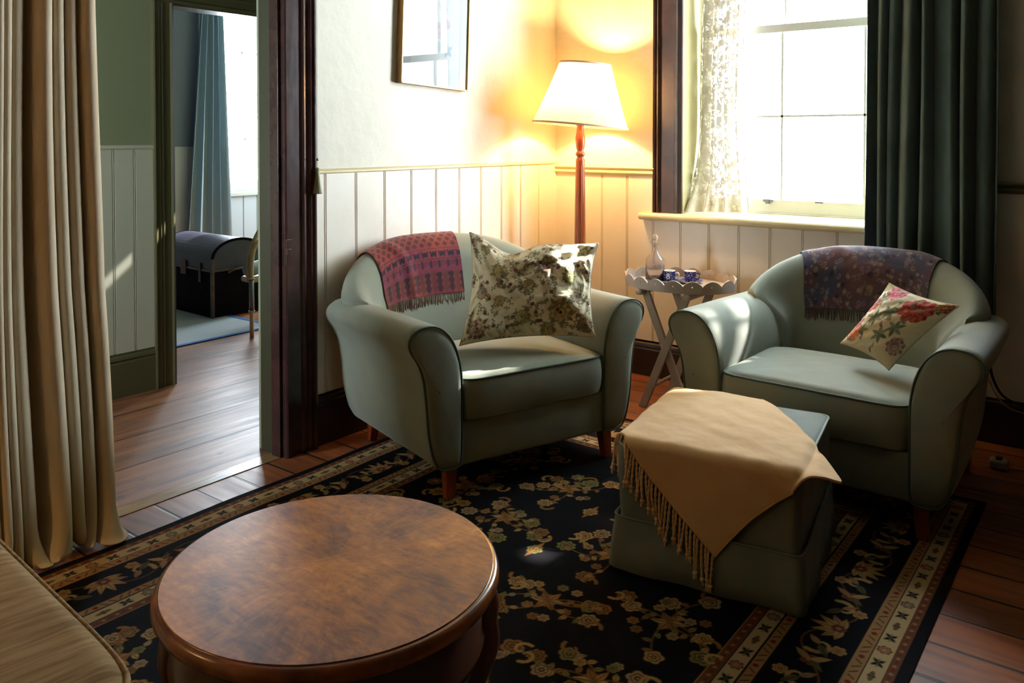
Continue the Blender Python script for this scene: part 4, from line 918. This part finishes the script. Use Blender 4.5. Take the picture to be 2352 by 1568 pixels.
# ================================================================== FLOOR LAMP
def make_lamp(lx, ly, label, tilt, power):
    t = tag(empty('floor_lamp', (lx, ly, 0)), label, 'lamp')
    b = MB(); b.lathe([(0, .0), (.15, .0), (.155, .012), (.15, .03), (.12, .04), (.06, .055), (.045, .075), (.04, .1), (.001, .1)], 40); b.build('base', M['lamp_wood'], t, smooth=True)
    prof = [(.001, .095), (.034, .10), (.038, .13), (.030, .16), (.036, .19), (.036, .20)]; b = MB(); b.lathe(prof, 32)
    b.lathe([(.036, .20), (.0355, .4), (.0335, .7), (.0305, 1.0), (.0275, 1.235), (.0265, 1.25)], 72, rfun=lambda a, z: 1 - .055 * np.maximum(0, np.cos(a * 12)) ** .5)
    b.lathe([(.0265, 1.25), (.0265, 1.272), (.027, 1.282), (.020, 1.293), (.019, 1.30), (.027, 1.309), (.028, 1.318), (.020, 1.328), (.019, 1.335), (.026, 1.355), (.0285, 1.385), (.028, 1.41), (.022, 1.445), (.0195, 1.475), (.024, 1.482), (.024, 1.49), (.001, 1.49)], 32)
    b.build('pole', M['lamp_wood'], t, smooth=True)
    b = MB(); b.lathe([(.001, 1.49), (.016, 1.49), (.018, 1.50), (.018, 1.55), (.001, 1.55)], 20); b.build('socket', M['gold'], t, smooth=True)
    b = MB(); b.lathe([(.001, 1.545), (.013, 1.55), (.016, 1.57), (.028, 1.60), (.031, 1.62), (.026, 1.645), (.012, 1.66), (.001, 1.662)], 20); bulb = b.build('bulb', emit('warm_bulb', (1.0, 0.72, 0.36), 60), t, smooth=True)
    cf = Vector((-math.sin(R(37.5)), math.cos(R(37.5)), 0))
    Mt = Matrix.Translation((0, 0, 1.49)) @ Matrix.Rotation(R(tilt), 4, cf) 
    def sh(rows): return [[tuple(Mt @ Vector(p)) for p in r] for r in rows]
    n = 480; a = np.linspace(0, 2 * PI, n, endpoint=False)
    rows = []
    for q in np.linspace(0, 1, 12):
        r_ = .275 + (.148 - .275) * q + .004 * math.sin(PI * q) * -1; k = r_ + .0016 * np.sin(a * 120) + .0005 * np.sin(a * 37)
        rows.append(np.stack([k * np.cos(a), k * np.sin(a), np.full(n, -.01 + q * .355)], 1))
    b = MB(); b.grid(np.array(sh(rows)), cv=True); s_ = b.build('lamp_shade', M['shade'], t, smooth=True)
    for r_, z in ((.2765, -.008), (.1485, .345)):
        a2 = np.linspace(0, 2 * PI, 72, endpoint=False); rr_ = []
        for o, dz in ((-.001, -.006), (.002, -.006), (.003, 0), (.002, .006), (-.001, .006)): rr_.append(np.stack([(r_ + o) * np.cos(a2), (r_ + o) * np.sin(a2), np.full(72, z + dz)], 1))
        b = MB(); b.grid(np.array(sh(rr_)), cv=True); b.build('trim', M['shade_trim'], s_, smooth=True)
    b = MB(); z = .30
    for k in range(3):
        an = k * 2 * PI / 3; b.tube(sh([[(0, 0, z), (.158 * math.cos(an), .158 * math.sin(an), z)]])[0], .0018, 6)
    b.tube(sh([[(.02 * math.cos(x), .02 * math.sin(x), z) for x in np.linspace(0, 2 * PI, 16, endpoint=False)]])[0], .002, 6, closed=True)
    for e in (-1, 1): b.tube([(e * .017, 0, 1.50), (e * .045, 0, 1.58), (e * .045, 0, 1.68), (e * .015, 0, 1.785)], .0018, 6)
    b.build('shade_carrier', M['gold'], s_, smooth=True)
    d = bpy.data.lights.new('lamp_light', 'POINT'); d.energy = power; d.color = (1.0, 0.60, 0.24); d.shadow_soft_size = .035
    o = bpy.data.objects.new('lamp_light', d); COL.objects.link(o); o.location = (0, 0, 1.70); o.parent = t
M['shade_trim'] = mat('shade_trim', (214, 178, 160), .8)
make_lamp(.39, -.317, 'lit floor lamp with turned orange wood stand and cream pleated shade in the corner', 5, 50)
make_lamp(.50, -4.95, 'floor lamp with cream shade by the left wall behind the sofa', 0, 36)

# ================================================================== TRAY TABLE AND WHAT STANDS ON IT
TX, TY, TT = 1.045, -.365, R(0)
def make_tray_table():
    t = tag(empty('tray_table', (TX, TY, 0), TT), 'taupe folding tray table with scalloped oval tray between the armchairs', 'side table'); m = M['tray']
    A_, B_ = .296, .215; zb = .632
    b = MB(); n = 68; a = np.linspace(0, 2 * PI, n, endpoint=False)
    rows = [np.stack([A_ * k * np.cos(a), B_ * k * np.sin(a), np.full(n, z)], 1) for k, z in ((.01, zb - .008), (.98, zb - .008), (1.0, zb - .004), (1.0, zb + .002), (.98, zb + .005), (.01, zb + .005))]
    b.grid(np.array(rows), cv=True); b.build('tray', m, t)
    NS = 17; per = 20; n = NS * per
    fine = np.linspace(0, 2 * PI, 4000); arc = np.concatenate([[0], np.cumsum(np.hypot(np.diff(A_ * np.cos(fine)), np.diff(B_ * np.sin(fine))))]); a = np.interp(np.arange(n) / n * arc[-1], arc, fine)
    hh = .036 + .028 * np.abs(np.sin(np.arange(n) / per * PI)) ** .7; rows = []
    for q in (0, .3, .50, .60, .75, .9, 1.0): rows.append(np.stack([A_ * (1 + .02 * q) * np.cos(a), B_ * (1 + .03 * q) * np.sin(a), zb - .008 + hh * q], 1))
    G = np.array(rows); V = G.reshape(-1, 3); F = []
    for i in range(6):
        for j in range(n):
            if i == 2 and (j % per) == 9: continue
            F.append((i * n + j, i * n + (j + 1) % n, (i + 1) * n + (j + 1) % n, (i + 1) * n + j))
    b = MB(); b.add(V, F); b.build('scalloped_rim', m, t, solid=.008)
    for sx in (-1, 1):
        b = MB(); b.box(sx * .135 - .02, sx * .135 + .02, -.205, .205, .590, .623); b.build('rail', m, t, bevel=.012, seg=3)
    for sy in (-1, 1):
        for sx in (-1, 1):
            yc = sy * .155 + sx * .011; x0, x1 = -sx * .125, sx * .125
            b = MB(); b.prism([(x0 - .022, .612), (x0 + .022, .612), (x1 + .022, .0), (x1 - .022, .0)], 'y', yc - .0095, yc + .0095); b.build('leg', m, t, bevel=.002)
    for sx in (-1, 1):
        b = MB(); b.tube([(sx * .082, -.16, .11), (sx * .082, .16, .11)], .010, 10); b.build('stretcher', m, t, smooth=True)
make_tray_table()
def blue_print():
    m = bpy.data.materials.new('blue_calico_china'); m.use_nodes = True; nt = m.node_tree; N = nt.nodes; L = nt.links; b = N['Principled BSDF']; b.inputs['Roughness'].default_value = .12
    tc = N.new('ShaderNodeTexCoord'); v = N.new('ShaderNodeTexVoronoi'); v.inputs['Scale'].default_value = 130; L.new(tc.outputs['Object'], v.inputs['Vector'])
    g = N.new('ShaderNodeMath'); g.operation = 'LESS_THAN'; g.inputs[1].default_value = .30; L.new(v.outputs['Distance'], g.inputs[0])
    mx = N.new('ShaderNodeMix'); mx.data_type = 'RGBA'; mx.inputs[6].default_value = (*s2l((28, 34, 104)), 1); mx.inputs[7].default_value = (*s2l((196, 204, 226)), 1); L.new(g.outputs[0], mx.inputs['Factor']); L.new(mx.outputs[2], b.inputs['Base Color']); return m
M['calico'] = blue_print()
def make_cup(loc, rz, label, white_handle, number):
    t = tag(empty('cup', loc, rz), label, 'cup', None)
    r, h = .031, .058
    b = MB(); b.lathe([(.001, .006), (r * .8, .004), (r * .84, 0.0), (r * .9, .0), (r * .95, .006), (r, .02), (r, h)], 36); b.build('cup_wall', M['calico'], t, smooth=True)
    b = MB(); b.lathe([(r, h), (r - .0015, h + .0015), (r - .003, h), (r - .003, .012), (.001, .009)], 36); b.build('lining', M['white_china'], t, smooth=True)
    b = MB(); b.tube(spline([(r - .002, 0, .045), (r + .014, 0, .049), (r + .021, 0, .036), (r + .014, 0, .022), (r - .002, 0, .016)], 18), .0038, 8); b.build('handle', M['white_china'] if white_handle else M['calico'], t, smooth=True)
    if number:   # white figure-of-eight blossom on the side
        b = MB(); c0 = -math.pi / 2 - rz + R(37.5) - 0.45
        for zc, q in ((.040, .0062), (.026, .0072)):
            pts = []
            for a in np.linspace(0, 2 * PI, 16, endpoint=False): an = c0 + q * math.cos(a) / r; pts.append(((r + .0006) * math.cos(an), (r + .0006) * math.sin(an), zc + q * math.sin(a)))
            b.tube(pts, .0026, 6, closed=True)
        b.build('blossom', M['white_china'], t, smooth=True)
def make_saucer(loc, label):
    t = tag(empty('saucer', loc), label, 'saucer')
    b = MB(); b.lathe([(.001, .0), (.035, .0), (.04, .003), (.060, .010), (.066, .013), (.0665, .015)], 48); b.build('underside', M['white_china'], t, smooth=True)
    b = MB(); b.lathe([(.0665, .015), (.064, .0145), (.056, .0115), (.038, .006), (.001, .005)], 48); b.build('dish', M['calico'], t, smooth=True)
p1 = (.992, -.372, .6375); p2 = (1.085, -.318, .6375)
make_saucer(p1, 'blue and white saucer under the cup beside the decanter'); make_saucer(p2, 'blue and white saucer under the cup farther from the decanter')
make_cup((p1[0], p1[1], p1[2] + .0055), R(10), 'blue calico cup with a white handle and white blossom, beside the decanter', True, True)
make_cup((p2[0], p2[1], p2[2] + .0055), R(10), 'blue calico cup with a patterned blue handle, farther from the decanter', False, False)
def make_decanter(loc):
    t = tag(empty('decanter', loc), 'cut glass decanter with round stopper on the scalloped tray table', 'decanter')
    def cut(a, z): return 1 + (.035 * np.abs(np.cos(a * 8 + z * 160)) * np.abs(np.cos(a * 8 - z * 160)) if .012 < z < .095 else 0 * a)
    zs = np.linspace(.004, .10, 22); body = [(.001, 0), (.046, 0), (.049, .004)] + [(.050, z) for z in zs[1:]] + [(.050, .108), (.046, .122), (.033, .137), (.022, .150), (.016, .162), (.0135, .178), (.0135, .196), (.017, .202), (.024, .205), (.024, .208), (.012, .209), (.0105, .200), (.0105, .178), (.013, .160), (.030, .137), (.043, .120), (.047, .10), (.047, .012), (.001, .010)]
    b = MB(); b.lathe(body, 96, rfun=cut); b.build('bottle', M['cut_glass'], t, smooth=True)
    b = MB(); b.lathe([(.001, .185), (.009, .187), (.010, .206), (.012, .212), (.008, .217), (.013, .224), (.0165, .232), (.0165, .238), (.013, .247), (.006, .252), (.001, .253)], 32); b.build('stopper', M['cut_glass'], t, smooth=True)
make_decanter((.908, -.378, .6375))

# ================================================================== COFFEE TABLE
def veneer():
    m = bpy.data.materials.new('burr_walnut_veneer'); m.use_nodes = True; nt = m.node_tree; N = nt.nodes; L = nt.links; b = N['Principled BSDF']
    def mth(op, a, bb=None, c=None):
        n = N.new('ShaderNodeMath'); n.operation = op
        for i, v in enumerate((a, bb, c)):
            if v is None: continue
            if isinstance(v, (int, float)): n.inputs[i].default_value = v
            else: L.new(v, n.inputs[i])
        return n.outputs[0]
    def noise(vec, sc, det, rough=.6, dist=0):
        n = N.new('ShaderNodeTexNoise'); n.inputs['Scale'].default_value = sc; n.inputs['Detail'].default_value = det; n.inputs['Roughness'].default_value = rough; n.inputs['Distortion'].default_value = dist; L.new(vec, n.inputs['Vector']); return n.outputs['Fac']
    tc = N.new('ShaderNodeTexCoord'); sp = N.new('ShaderNodeSeparateXYZ'); L.new(tc.outputs['Object'], sp.inputs[0]); x, y = sp.outputs[0], sp.outputs[1]
    r = mth('SQRT', mth('ADD', mth('MULTIPLY', x, x), mth('MULTIPLY', y, y))); an = mth('ABSOLUTE', mth('ARCTAN2', y, x))
    cb = N.new('ShaderNodeCombineXYZ'); L.new(mth('MULTIPLY', an, 5.0), cb.inputs[0]); L.new(mth('MULTIPLY', r, 5.0), cb.inputs[1])
    streak = noise(cb.outputs[0], 2.6, 8, .65, .8)
    burr = noise(tc.outputs['Object'], 7.5, 9, .68, .5); patch = noise(tc.outputs['Object'], 3.4, 3, .5, .6)
    mp = N.new('ShaderNodeMapping'); mp.inputs['Rotation'].default_value = (0, 0, R(60)); mp.inputs['Scale'].default_value = (9, 36, 1); L.new(tc.outputs['Object'], mp.inputs[0])
    fine = noise(mp.outputs[0], 2.0, 4, .6, .4)
    v = mth('ADD', mth('ADD', mth('MULTIPLY', streak, .20), mth('MULTIPLY', burr, .54)), mth('ADD', mth('MULTIPLY', patch, .36), mth('MULTIPLY', fine, .22)))
    v = mth('ADD', v, mth('MULTIPLY', mth('SUBTRACT', .17, r), .22))
    cr = N.new('ShaderNodeValToRGB'); e = cr.color_ramp.elements; e[0].position = .50; e[0].color = (*s2l((92, 56, 42)), 1); e[1].position = .79; e[1].color = (*s2l((220, 152, 80)), 1)
    for p, c in ((.565, (124, 76, 54)), (.63, (160, 102, 58)), (.71, (190, 124, 64))): q = cr.color_ramp.elements.new(p); q.color = (*s2l(c), 1)
    L.new(v, cr.inputs[0]); L.new(cr.outputs[0], b.inputs['Base Color']); b.inputs['Roughness'].default_value = .42; b.inputs['Coat Weight'].default_value = .1; b.inputs['Coat Roughness'].default_value = .3
    return m
M['rim_wood'] = mat('polished_brown_rim', (156, 88, 34), .24, noise=(92, 46, 20), nscale=5, stretch=(2, 2, 2), coat=.5)
def make_coffee_table():
    t = tag(empty('coffee_table', (1.645, -3.228, .006)), 'low round table with burr walnut top and polished rim', 'table')
    b = MB(); b.lathe([(.001, .4985), (.20, .4985), (.339, .4985), (.3395, .4975), (.3395, .49), (.001, .49)], 128); b.build('veneer_top', veneer(), t)
    b = MB(); b.lathe([(.3395, .4965), (.3405, .495), (.3425, .4955), (.347, .494), (.351, .489), (.3535, .481), (.3530, .472), (.349, .464), (.343, .459), (.336, .457), (.334, .452), (.328, .447), (.32, .445), (.32, .49), (.3395, .49)], 128); b.build('rim', M['rim_wood'], t, smooth=True)
    b = MB(); b.lathe([(.31, .452), (.318, .445), (.318, .36), (.324, .352), (.322, .342), (.30, .34), (.30, .44)], 96); b.build('apron', M['apron'], t, smooth=True)
    for k in range(4):
        a = R(44 + 90 * k); pr = [(.290, .445, .030), (.312, .425, .032), (.325, .395, .030), (.325, .36, .027), (.330, .30, .025), (.305, .22, .020), (.288, .14, .017), (.286, .08, .016), (.300, .04, .018), (.325, .022, .021), (.345, .016, .014)]
        pth = spline([(p[0] * math.cos(a), p[0] * math.sin(a), p[1] if p[1] > .03 else max(p[1], p[2] + .006)) for p in pr], 40); rad = np.interp(np.linspace(0, 1, 40), np.linspace(0, 1, len(pr)), [p[2] for p in pr])
        b = MB(); b.tube(pth, rad, 14); b.build('leg', M['leg_brown'], t, smooth=True)
M['apron'] = mat('dark_walnut', (84, 46, 30), .3, coat=.3); M['leg_brown'] = mat('red_brown_leg', (96, 50, 36), .28, coat=.4)
make_coffee_table()

# ================================================================== SOFA END
def make_sofa():
    t = tag(empty('sofa', (1.152, -3.972, 0), R(-4.3)), 'ribbed beige fabric sofa end at the bottom left corner', 'sofa'); f = M['beige_sofa']
    def rbox(x0, x1, y0, y1, z0, z1, r, name, crown=0.0):
        U, V_ = np.meshgrid(np.linspace(-1, 1, 61), np.linspace(-1, 1, 41), indexing='ij'); sq = np.maximum(np.abs(U), np.abs(V_)) + 1e-9; rad = (np.abs(U) ** 14 + np.abs(V_) ** 14) ** (1 / 14) + 1e-9; U2, V2 = U * sq / rad, V_ * sq / rad
        x = (x0 + x1) / 2 + U2 * (x1 - x0) / 2; y = (y0 + y1) / 2 + V2 * (y1 - y0) / 2; ed = np.clip((sq - .92) / .08, 0, 1)
        top = np.stack([x, y, z1 - .016 * ed ** 2 + crown * (1 - U ** 2) * (1 - V_ ** 2)], -1)
        per = [(i, 0) for i in range(61)] + [(60, j) for j in range(1, 41)] + [(i, 40) for i in range(59, -1, -1)] + [(0, j) for j in range(39, 0, -1)]
        tp = np.array([top[i, j] for i, j in per]); c = np.array([(x0 + x1) / 2, (y0 + y1) / 2, 0]); rows = []
        for q in np.linspace(0, 1, 10):
            d = tp - c; d[:, 2] = 0; d /= np.linalg.norm(d, axis=1)[:, None]; r_ = tp.copy(); r_[:, 2] = tp[:, 2] * (1 - q) + z0 * q; rows.append(r_ + d * r * math.sin(PI * q) ** .6)
        b = MB(); b.grid(top); b.grid(np.array(rows), cv=True); o = b.build(name, f, t, smooth=True)
        b = MB(); b.tube(tp + [0, 0, .001], .005, 6, closed=True); b.build('piping', f, o, smooth=True); return o
    rbox(-.75, .69, -.31, .272, .45, .622, .012, 'seat_cushion', .012)
    b = MB(); b.box(-.75, .665, -.31, .25, .10, .445); b.build('base', f, t, bevel=.02, seg=3)
    for x in (-.68, .60):
        for y in (-.25, .19): b = MB(); b.box(x - .025, x + .025, y - .025, y + .025, .005, .11); b.build('leg', M['apron'], t)
make_sofa()

# ================================================================== CURTAINS
def curtain(name, P0fn, z0, z1, n, m, mat_, label, solid=.004, cat='curtain', hem=True):
    G = np.zeros((n, m, 3))
    for j, zt in enumerate(np.linspace(0, 1, m)):
        for i, u in enumerate(np.linspace(0, 1, n)): G[i, j] = P0fn(u, z0 + (z1 - z0) * zt ** 1.25 if hem else z0 + (z1 - z0) * zt, zt)
    me = fast_grid(G); c = G.reshape(-1, 3).mean(0); c[2] = z0
    o = link(name, me, mat_, None, True); me.transform(Matrix.Translation(tuple(-c))); o.location = tuple(c)
    if solid: q = o.modifiers.new('s', 'SOLIDIFY'); q.thickness = solid; q.offset = 0
    return tag(o, label, cat)
def foldfn(u, nf, seed, sharp=.55):
    ph = 2 * PI * nf * (u + .035 * math.sin(u * 9 + seed) + .02 * math.sin(u * 23 + 2 * seed)); s_ = math.sin(ph); return math.copysign(abs(s_) ** sharp, s_), math.cos(ph)
def cream(u, z, zt):
    s_, c_ = foldfn(u, 17, 1.3); k = 1 + .25 * math.sin(u * 31)
    y = -2.965 - u * .72 + .010 * c_ + .016 * (1 - min(1, z / .9)) * (1 - u) ** 3 * 3 + .012 * math.sin(z * 2.2 + u * 7)
    x = .105 + .048 * k * s_ * (1 - .25 * (z / 3)) + .015 * math.sin(u * 5 + z * .9)
    pud = max(0, 1 - z / .14); x += pud ** 2 * (.015 + .04 * math.sin(u * 24)) ; y += pud ** 2 * .035 * math.sin(u * 37 + 1)
    return (x, y, max(.012, z - .03 * pud * (1 + s_) * .5))
curtain('door_curtain', cream, .012, 3.05, 520, 70, M['curtain_cream'], 'floor length cream curtain drawn to the left of the hall doorway')
def green(u, z, zt):
    s_, c_ = foldfn(u, 7.5, 4.1, .85); w = 1 + .45 * math.sin(u * 17 + 1)
    spread = (z - .6) / 2.5
    x = 1.905 + .03 * spread * (1 - u) + u * (.58 - .03 * spread) + .006 * c_ + .008 * math.sin(z * 1.7 + u * 11)
    return (x, -.14 + .038 * w * s_ * (.75 + .35 * (1 - spread)) + .01 * math.sin(u * 6 + z), z)
curtain('window_curtain', green, .60, 3.08, 420, 60, M['curtain_green'], 'heavy dark green curtain hanging at the right of the window', hem=False)
def lace(u, z, zt):
    s_, c_ = foldfn(u, 5.5, 2.2, .9); low = max(0, 1 - (z - .98) / .5)
    x = .905 + u * (.27 + .03 * low) + .006 * c_ - .05 * low ** 2 * (1 - u) ** 2 + .01 * math.sin(z * 3); y = .185 + .022 * s_ - .17 * low ** 2 * (1 - u)
    return (x, y, z)
curtain('lace_curtain', lace, .981, 3.0, 200, 60, M['lace'], 'sheer white lace curtain at the left side of the window recess', solid=0, hem=False)
def teal(u, z, zt):
    s_, c_ = foldfn(u, 4.5, .6, .9); k = min(1, max(0, (2.7 - z) / 2.2))
    return (-4.10 + .035 * s_, .06 - .17 * k + u * (.22 + .26 * k) + .008 * c_, z)
curtain('bedroom_curtain', teal, .06, 2.95, 160, 30, M['curtain_teal'], 'pale teal curtain beside the window of the far room')

# ================================================================== PICTURE, TASSEL
def make_picture():
    t = tag(empty('picture_frame', (0.034, -1.163, 1.673)), 'thin gilt framed print under glass, hung crooked on the left wall', 'picture'); t.rotation_euler = (R(-2.3), 0, 0)
    w, h = .256, .76
    b = MB()
    for y0, y1, z0, z1 in ((-w, -w + .007, 0, h), (w - .007, w, 0, h), (-w, w, 0, .007), (-w, w, h - .007, h)): b.box(-.03, .006, y0, y1, z0, z1)
    b.build('frame', M['gold'], t, bevel=.001)
    c = Canvas(.50, .75, .003, (238, 238, 232)); r = np.random.default_rng(1)
    k = (c.X > .06) & (c.X < .44) & (c.Y > .10) & (c.Y < .65); c.A[k] = s2l((243, 243, 238))
    c.A[(np.abs(c.X - .06) < .0016) | (np.abs(c.X - .44) < .0016)] = s2l((214, 214, 216)); 
    for x, y, q, p in ((.27, .30, .05, 0), (.33, .34, .03, 0), (.22, .22, .035, 0), (.15, .33, .03, 1), (.20, .35, .03, 1), (.34, .20, .035, 1), (.13, .19, .02, 1), (.28, .21, .03, 1), (.30, .42, .03, 0), (.2, .45, .03, 1), (.25, .52, .05, 0)):
        if p: 
            for a in range(5): c.leaf(x, y, q * 1.3, q * .35, a * 1.25 + x * 20, (206, 224, 226), (186, 208, 214))
        else: c.rose(x, y, q, [(236, 218, 222), (226, 202, 210), (240, 228, 228)], x * 9)
    P = np.stack([np.full_like(c.X, -.004), c.X - .25, c.Y + .005], -1)
    link('print', fast_grid(P, c.A), mat('print_paper', (0, 0, 0), .6, attr='col'), t)
    b = MB(); b.add([(.002, -w + .005, .005), (.002, w - .005, .005), (.002, w - .005, h - .005), (.002, -w + .005, h - .005)], [(0, 1, 2, 3)]); b.build('glass', M['glass'], t)
    b = MB(); b.box(-.031, -.008, -w + .006, w - .006, .006, h - .006); b.build('backing', mat('backing_board', (120, 100, 70), .8), t)
make_picture()
def make_tassel():
    t = tag(empty('tassel_pull', (.055, -1.962, 1.156)), 'olive tassel on a long thin cord beside the doorway casing', 'tassel')
    b = MB(); b.tube([(0, 0, .115), (0, 0, 1.0), (0, 0, 2.04)], .0010, 6); b.build('cord', M['cord'], t)
    b = MB(); b.lathe([(.001, .162), (.002, .160), (.005, .150), (.0052, .148), (.001, .148)], 14); b.build('bead', M['leg_orange'], t, smooth=True)
    b = MB(); b.lathe([(.001, .118), (.006, .116), (.0095, .110), (.0095, .100), (.007, .093), (.0085, .089), (.0085, .085)], 20); b.build('knob', M['tassel'], t, smooth=True)
    b = MB(); b.lathe([(.0075, .087), (.0095, .07), (.014, .035), (.0185, .006), (.0195, .0), (.012, .003), (.001, .006)], 60, rfun=lambda a, z: 1 + .08 * np.sin(a * 17) + .05 * np.sin(a * 29)); b.build('skirt', M['tassel'], t, smooth=True)
make_tassel()

# ================================================================== HALL ROOM BEYOND: mat, trunk, cane chair
def make_mat():
    t = tag(empty('floor_mat', (-2.95, -1.4, 0)), 'white woven mat with blue border in the far room', 'mat')
    b = MB(); b.box(-.78, .78, -.83, .83, .001, .007); b.build('weave', M['mat_white'], t)
    b = MB()
    for x0, x1, y0, y1 in ((-.80, .80, -.85, -.815), (-.80, .80, .815, .85), (-.80, -.765, -.85, .85), (.765, .80, -.85, .85)): b.box(x0, x1, y0, y1, .0012, .0095)
    b.build('border', M['blue_edge'], t, bevel=.001)
make_mat()
def make_trunk():
    t = tag(empty('trunk', (-3.14, -.46, .008), R(-2)), 'dark dome topped travelling trunk on the far room mat', 'trunk')
    L, Wd, hb, hl = .40, .235, .37, .46
    b = MB(); b.box(-L, L, -Wd, Wd, 0, hb); b.build('body', M['trunk'], t, bevel=.006)
    arc = [(-Wd - .004, hb + .004), (-Wd - .004, hl)] + [(-(Wd + .004) * math.cos(a), hl + .145 * math.sin(a)) for a in np.linspace(0.12, PI - .12, 18)] + [(Wd + .004, hl), (Wd + .004, hb + .004)]
    b = MB(); b.prism(arc, 'x', -L - .004, L + .004); lid = b.build('lid', M['trunk_lid'], t)
    edge = [(-Wd - .008, hl)] + [(-(Wd + .008) * math.cos(a), hl + .150 * math.sin(a)) for a in np.linspace(0.1, PI - .1, 18)] + [(Wd + .008, hl)]
    for s_ in (-1, 1):
        b = MB(); b.prism(edge + [(y * .9, (z - hl) * .86 + hl) for y, z in edge[::-1]], 'x', s_ * (L + .002), s_ * (L + .010)); b.build('lid_band', M['trunk'], lid)
        for y0, y1 in ((-Wd - .008, -Wd + .018), (Wd - .018, Wd + .008)): b = MB(); b.box(s_ * L - .012, s_ * L + .012, y0, y1, 0, hl); b.build('corner_strip', M['trunk_trim'], t, bevel=.003)
        b = MB(); b.tube(spline([(s_ * (L + .008), -.10, .34), (s_ * (L + .03), -.06, .365), (s_ * (L + .035), .0, .37), (s_ * (L + .03), .06, .365), (s_ * (L + .008), .10, .34)], 16), .011, 8); b.build('handle', M['trunk_trim'], t, smooth=True)
    b = MB(); b.box(-L - .01, L + .01, -Wd - .01, -Wd + .01, hb - .012, hb + .006); b.box(L - .01, L + .012, -Wd - .01, Wd + .01, hb - .012, hb + .006); b.build('rim_strip', M['trunk_trim'], t, bevel=.002)
    brass = mat('dark_brass', (70, 50, 36), .4, metal=.6)
    for nm, xa, xb, lo in (('lock', -.04, .04, .06), ('hasp', -.26, -.23, .10), ('hasp', .23, .26, .10)): b = MB(); b.box(xa, xb, -Wd - .016, -Wd, hb - lo, hb + .05); b.build(nm, brass, t, bevel=.002)
make_trunk()
def make_cane():
    t = tag(empty('cane_chair', (-2.10, -.58, 0)), 'cane tub chair seen behind the doorway casing in the far room', 'chair')
    for k, (x, top) in enumerate(((.11, .74), (.075, .80))):
        pts = [(x, -.30, .0 if k == 0 else .40), (x, -.30, .45), (x + .004, -.298, .55), (x, -.27, .64), (x, -.18, top - .03), (x, 0, top), (x, .18, top - .03), (x, .28, .62), (x, .30, .5), (x, .30, .0 if k == 0 else .3)]
        b = MB(); b.tube(spline(pts, 50), .015, 10); b.build('hoop', M['cane'], t, smooth=True)
    b = MB(); b.tube([(-.30, .30, 0), (-.30, .30, .5)], .015, 10); b.build('leg', M['cane'], t, smooth=True)
    b = MB(); b.prism([(.09, -.29), (.10, .29), (-.32, .31), (-.05, -.28)], 'z', .38, .42); b.build('seat', M['cane'], t, bevel=.015, seg=3)
    b = MB(); b.tube(spline([(.05, -.29, .47), (0, 0, .49), (.05, .29, .47)], 12), .05, 10); b.build('cushion', mat('grey_blue_cushion', (120, 140, 150), .8), t, smooth=True)
    for z in (.19, .42):
        b = MB(); b.tube([(.11 + .02 * math.cos(a), -.30 + .02 * math.sin(a), z) for a in np.linspace(0, 2 * PI, 14, endpoint=False)], .005, 6, closed=True); b.build('binding', M['cane'], t, smooth=True)
    b = MB(); b.tube([(.11, -.30, .19), (.11, -.30, .42)], .0175, 10); b.build('sleeve', M['grey_metal'], t, smooth=True)
make_cane()

# ================================================================== CABLES BY THE RIGHT ARMCHAIR
b = MB(); b.tube(spline([(2.436, -.028, .42), (2.440, -.028, .37), (2.455, -.028, .30), (2.49, -.030, .235), (2.55, -.034, .205), (2.62, -.034, .198), (2.80, -.034, .20)], 50), .006, 8)
tag(b.build('power_cable', M['black_rubber'], None, smooth=True), 'black cable curving down the wall behind the right armchair', 'cable')
b = MB(); b.tube(spline([(2.44, -.05, .30), (2.47, -.055, .235), (2.52, -.06, .19), (2.58, -.06, .175), (2.68, -.06, .172), (2.85, -.06, .18)], 40), .003, 8)
tag(b.build('thin_cord', M['cord'], None, smooth=True), 'thin pale cord drooping under the black cable at the right wall', 'cable')
t = tag(empty('floor_plug', (2.52, -.0265, .0)), 'small white plug lying on the floor by the right armchair', 'socket')
t.location = (2.52, -.34, 0)  # plug rests on the floor, clear of the skirting
b = MB(); b.box(-.035, .035, -.03, .03, .005, .04); b.build('plate', mat('dull_white_plastic', (150, 142, 132), .5), t, bevel=.008, seg=3)
b = MB(); b.box(-.012, .012, -.012, .012, .040, .052); b.build('button', M['black_rubber'], t, bevel=.003)
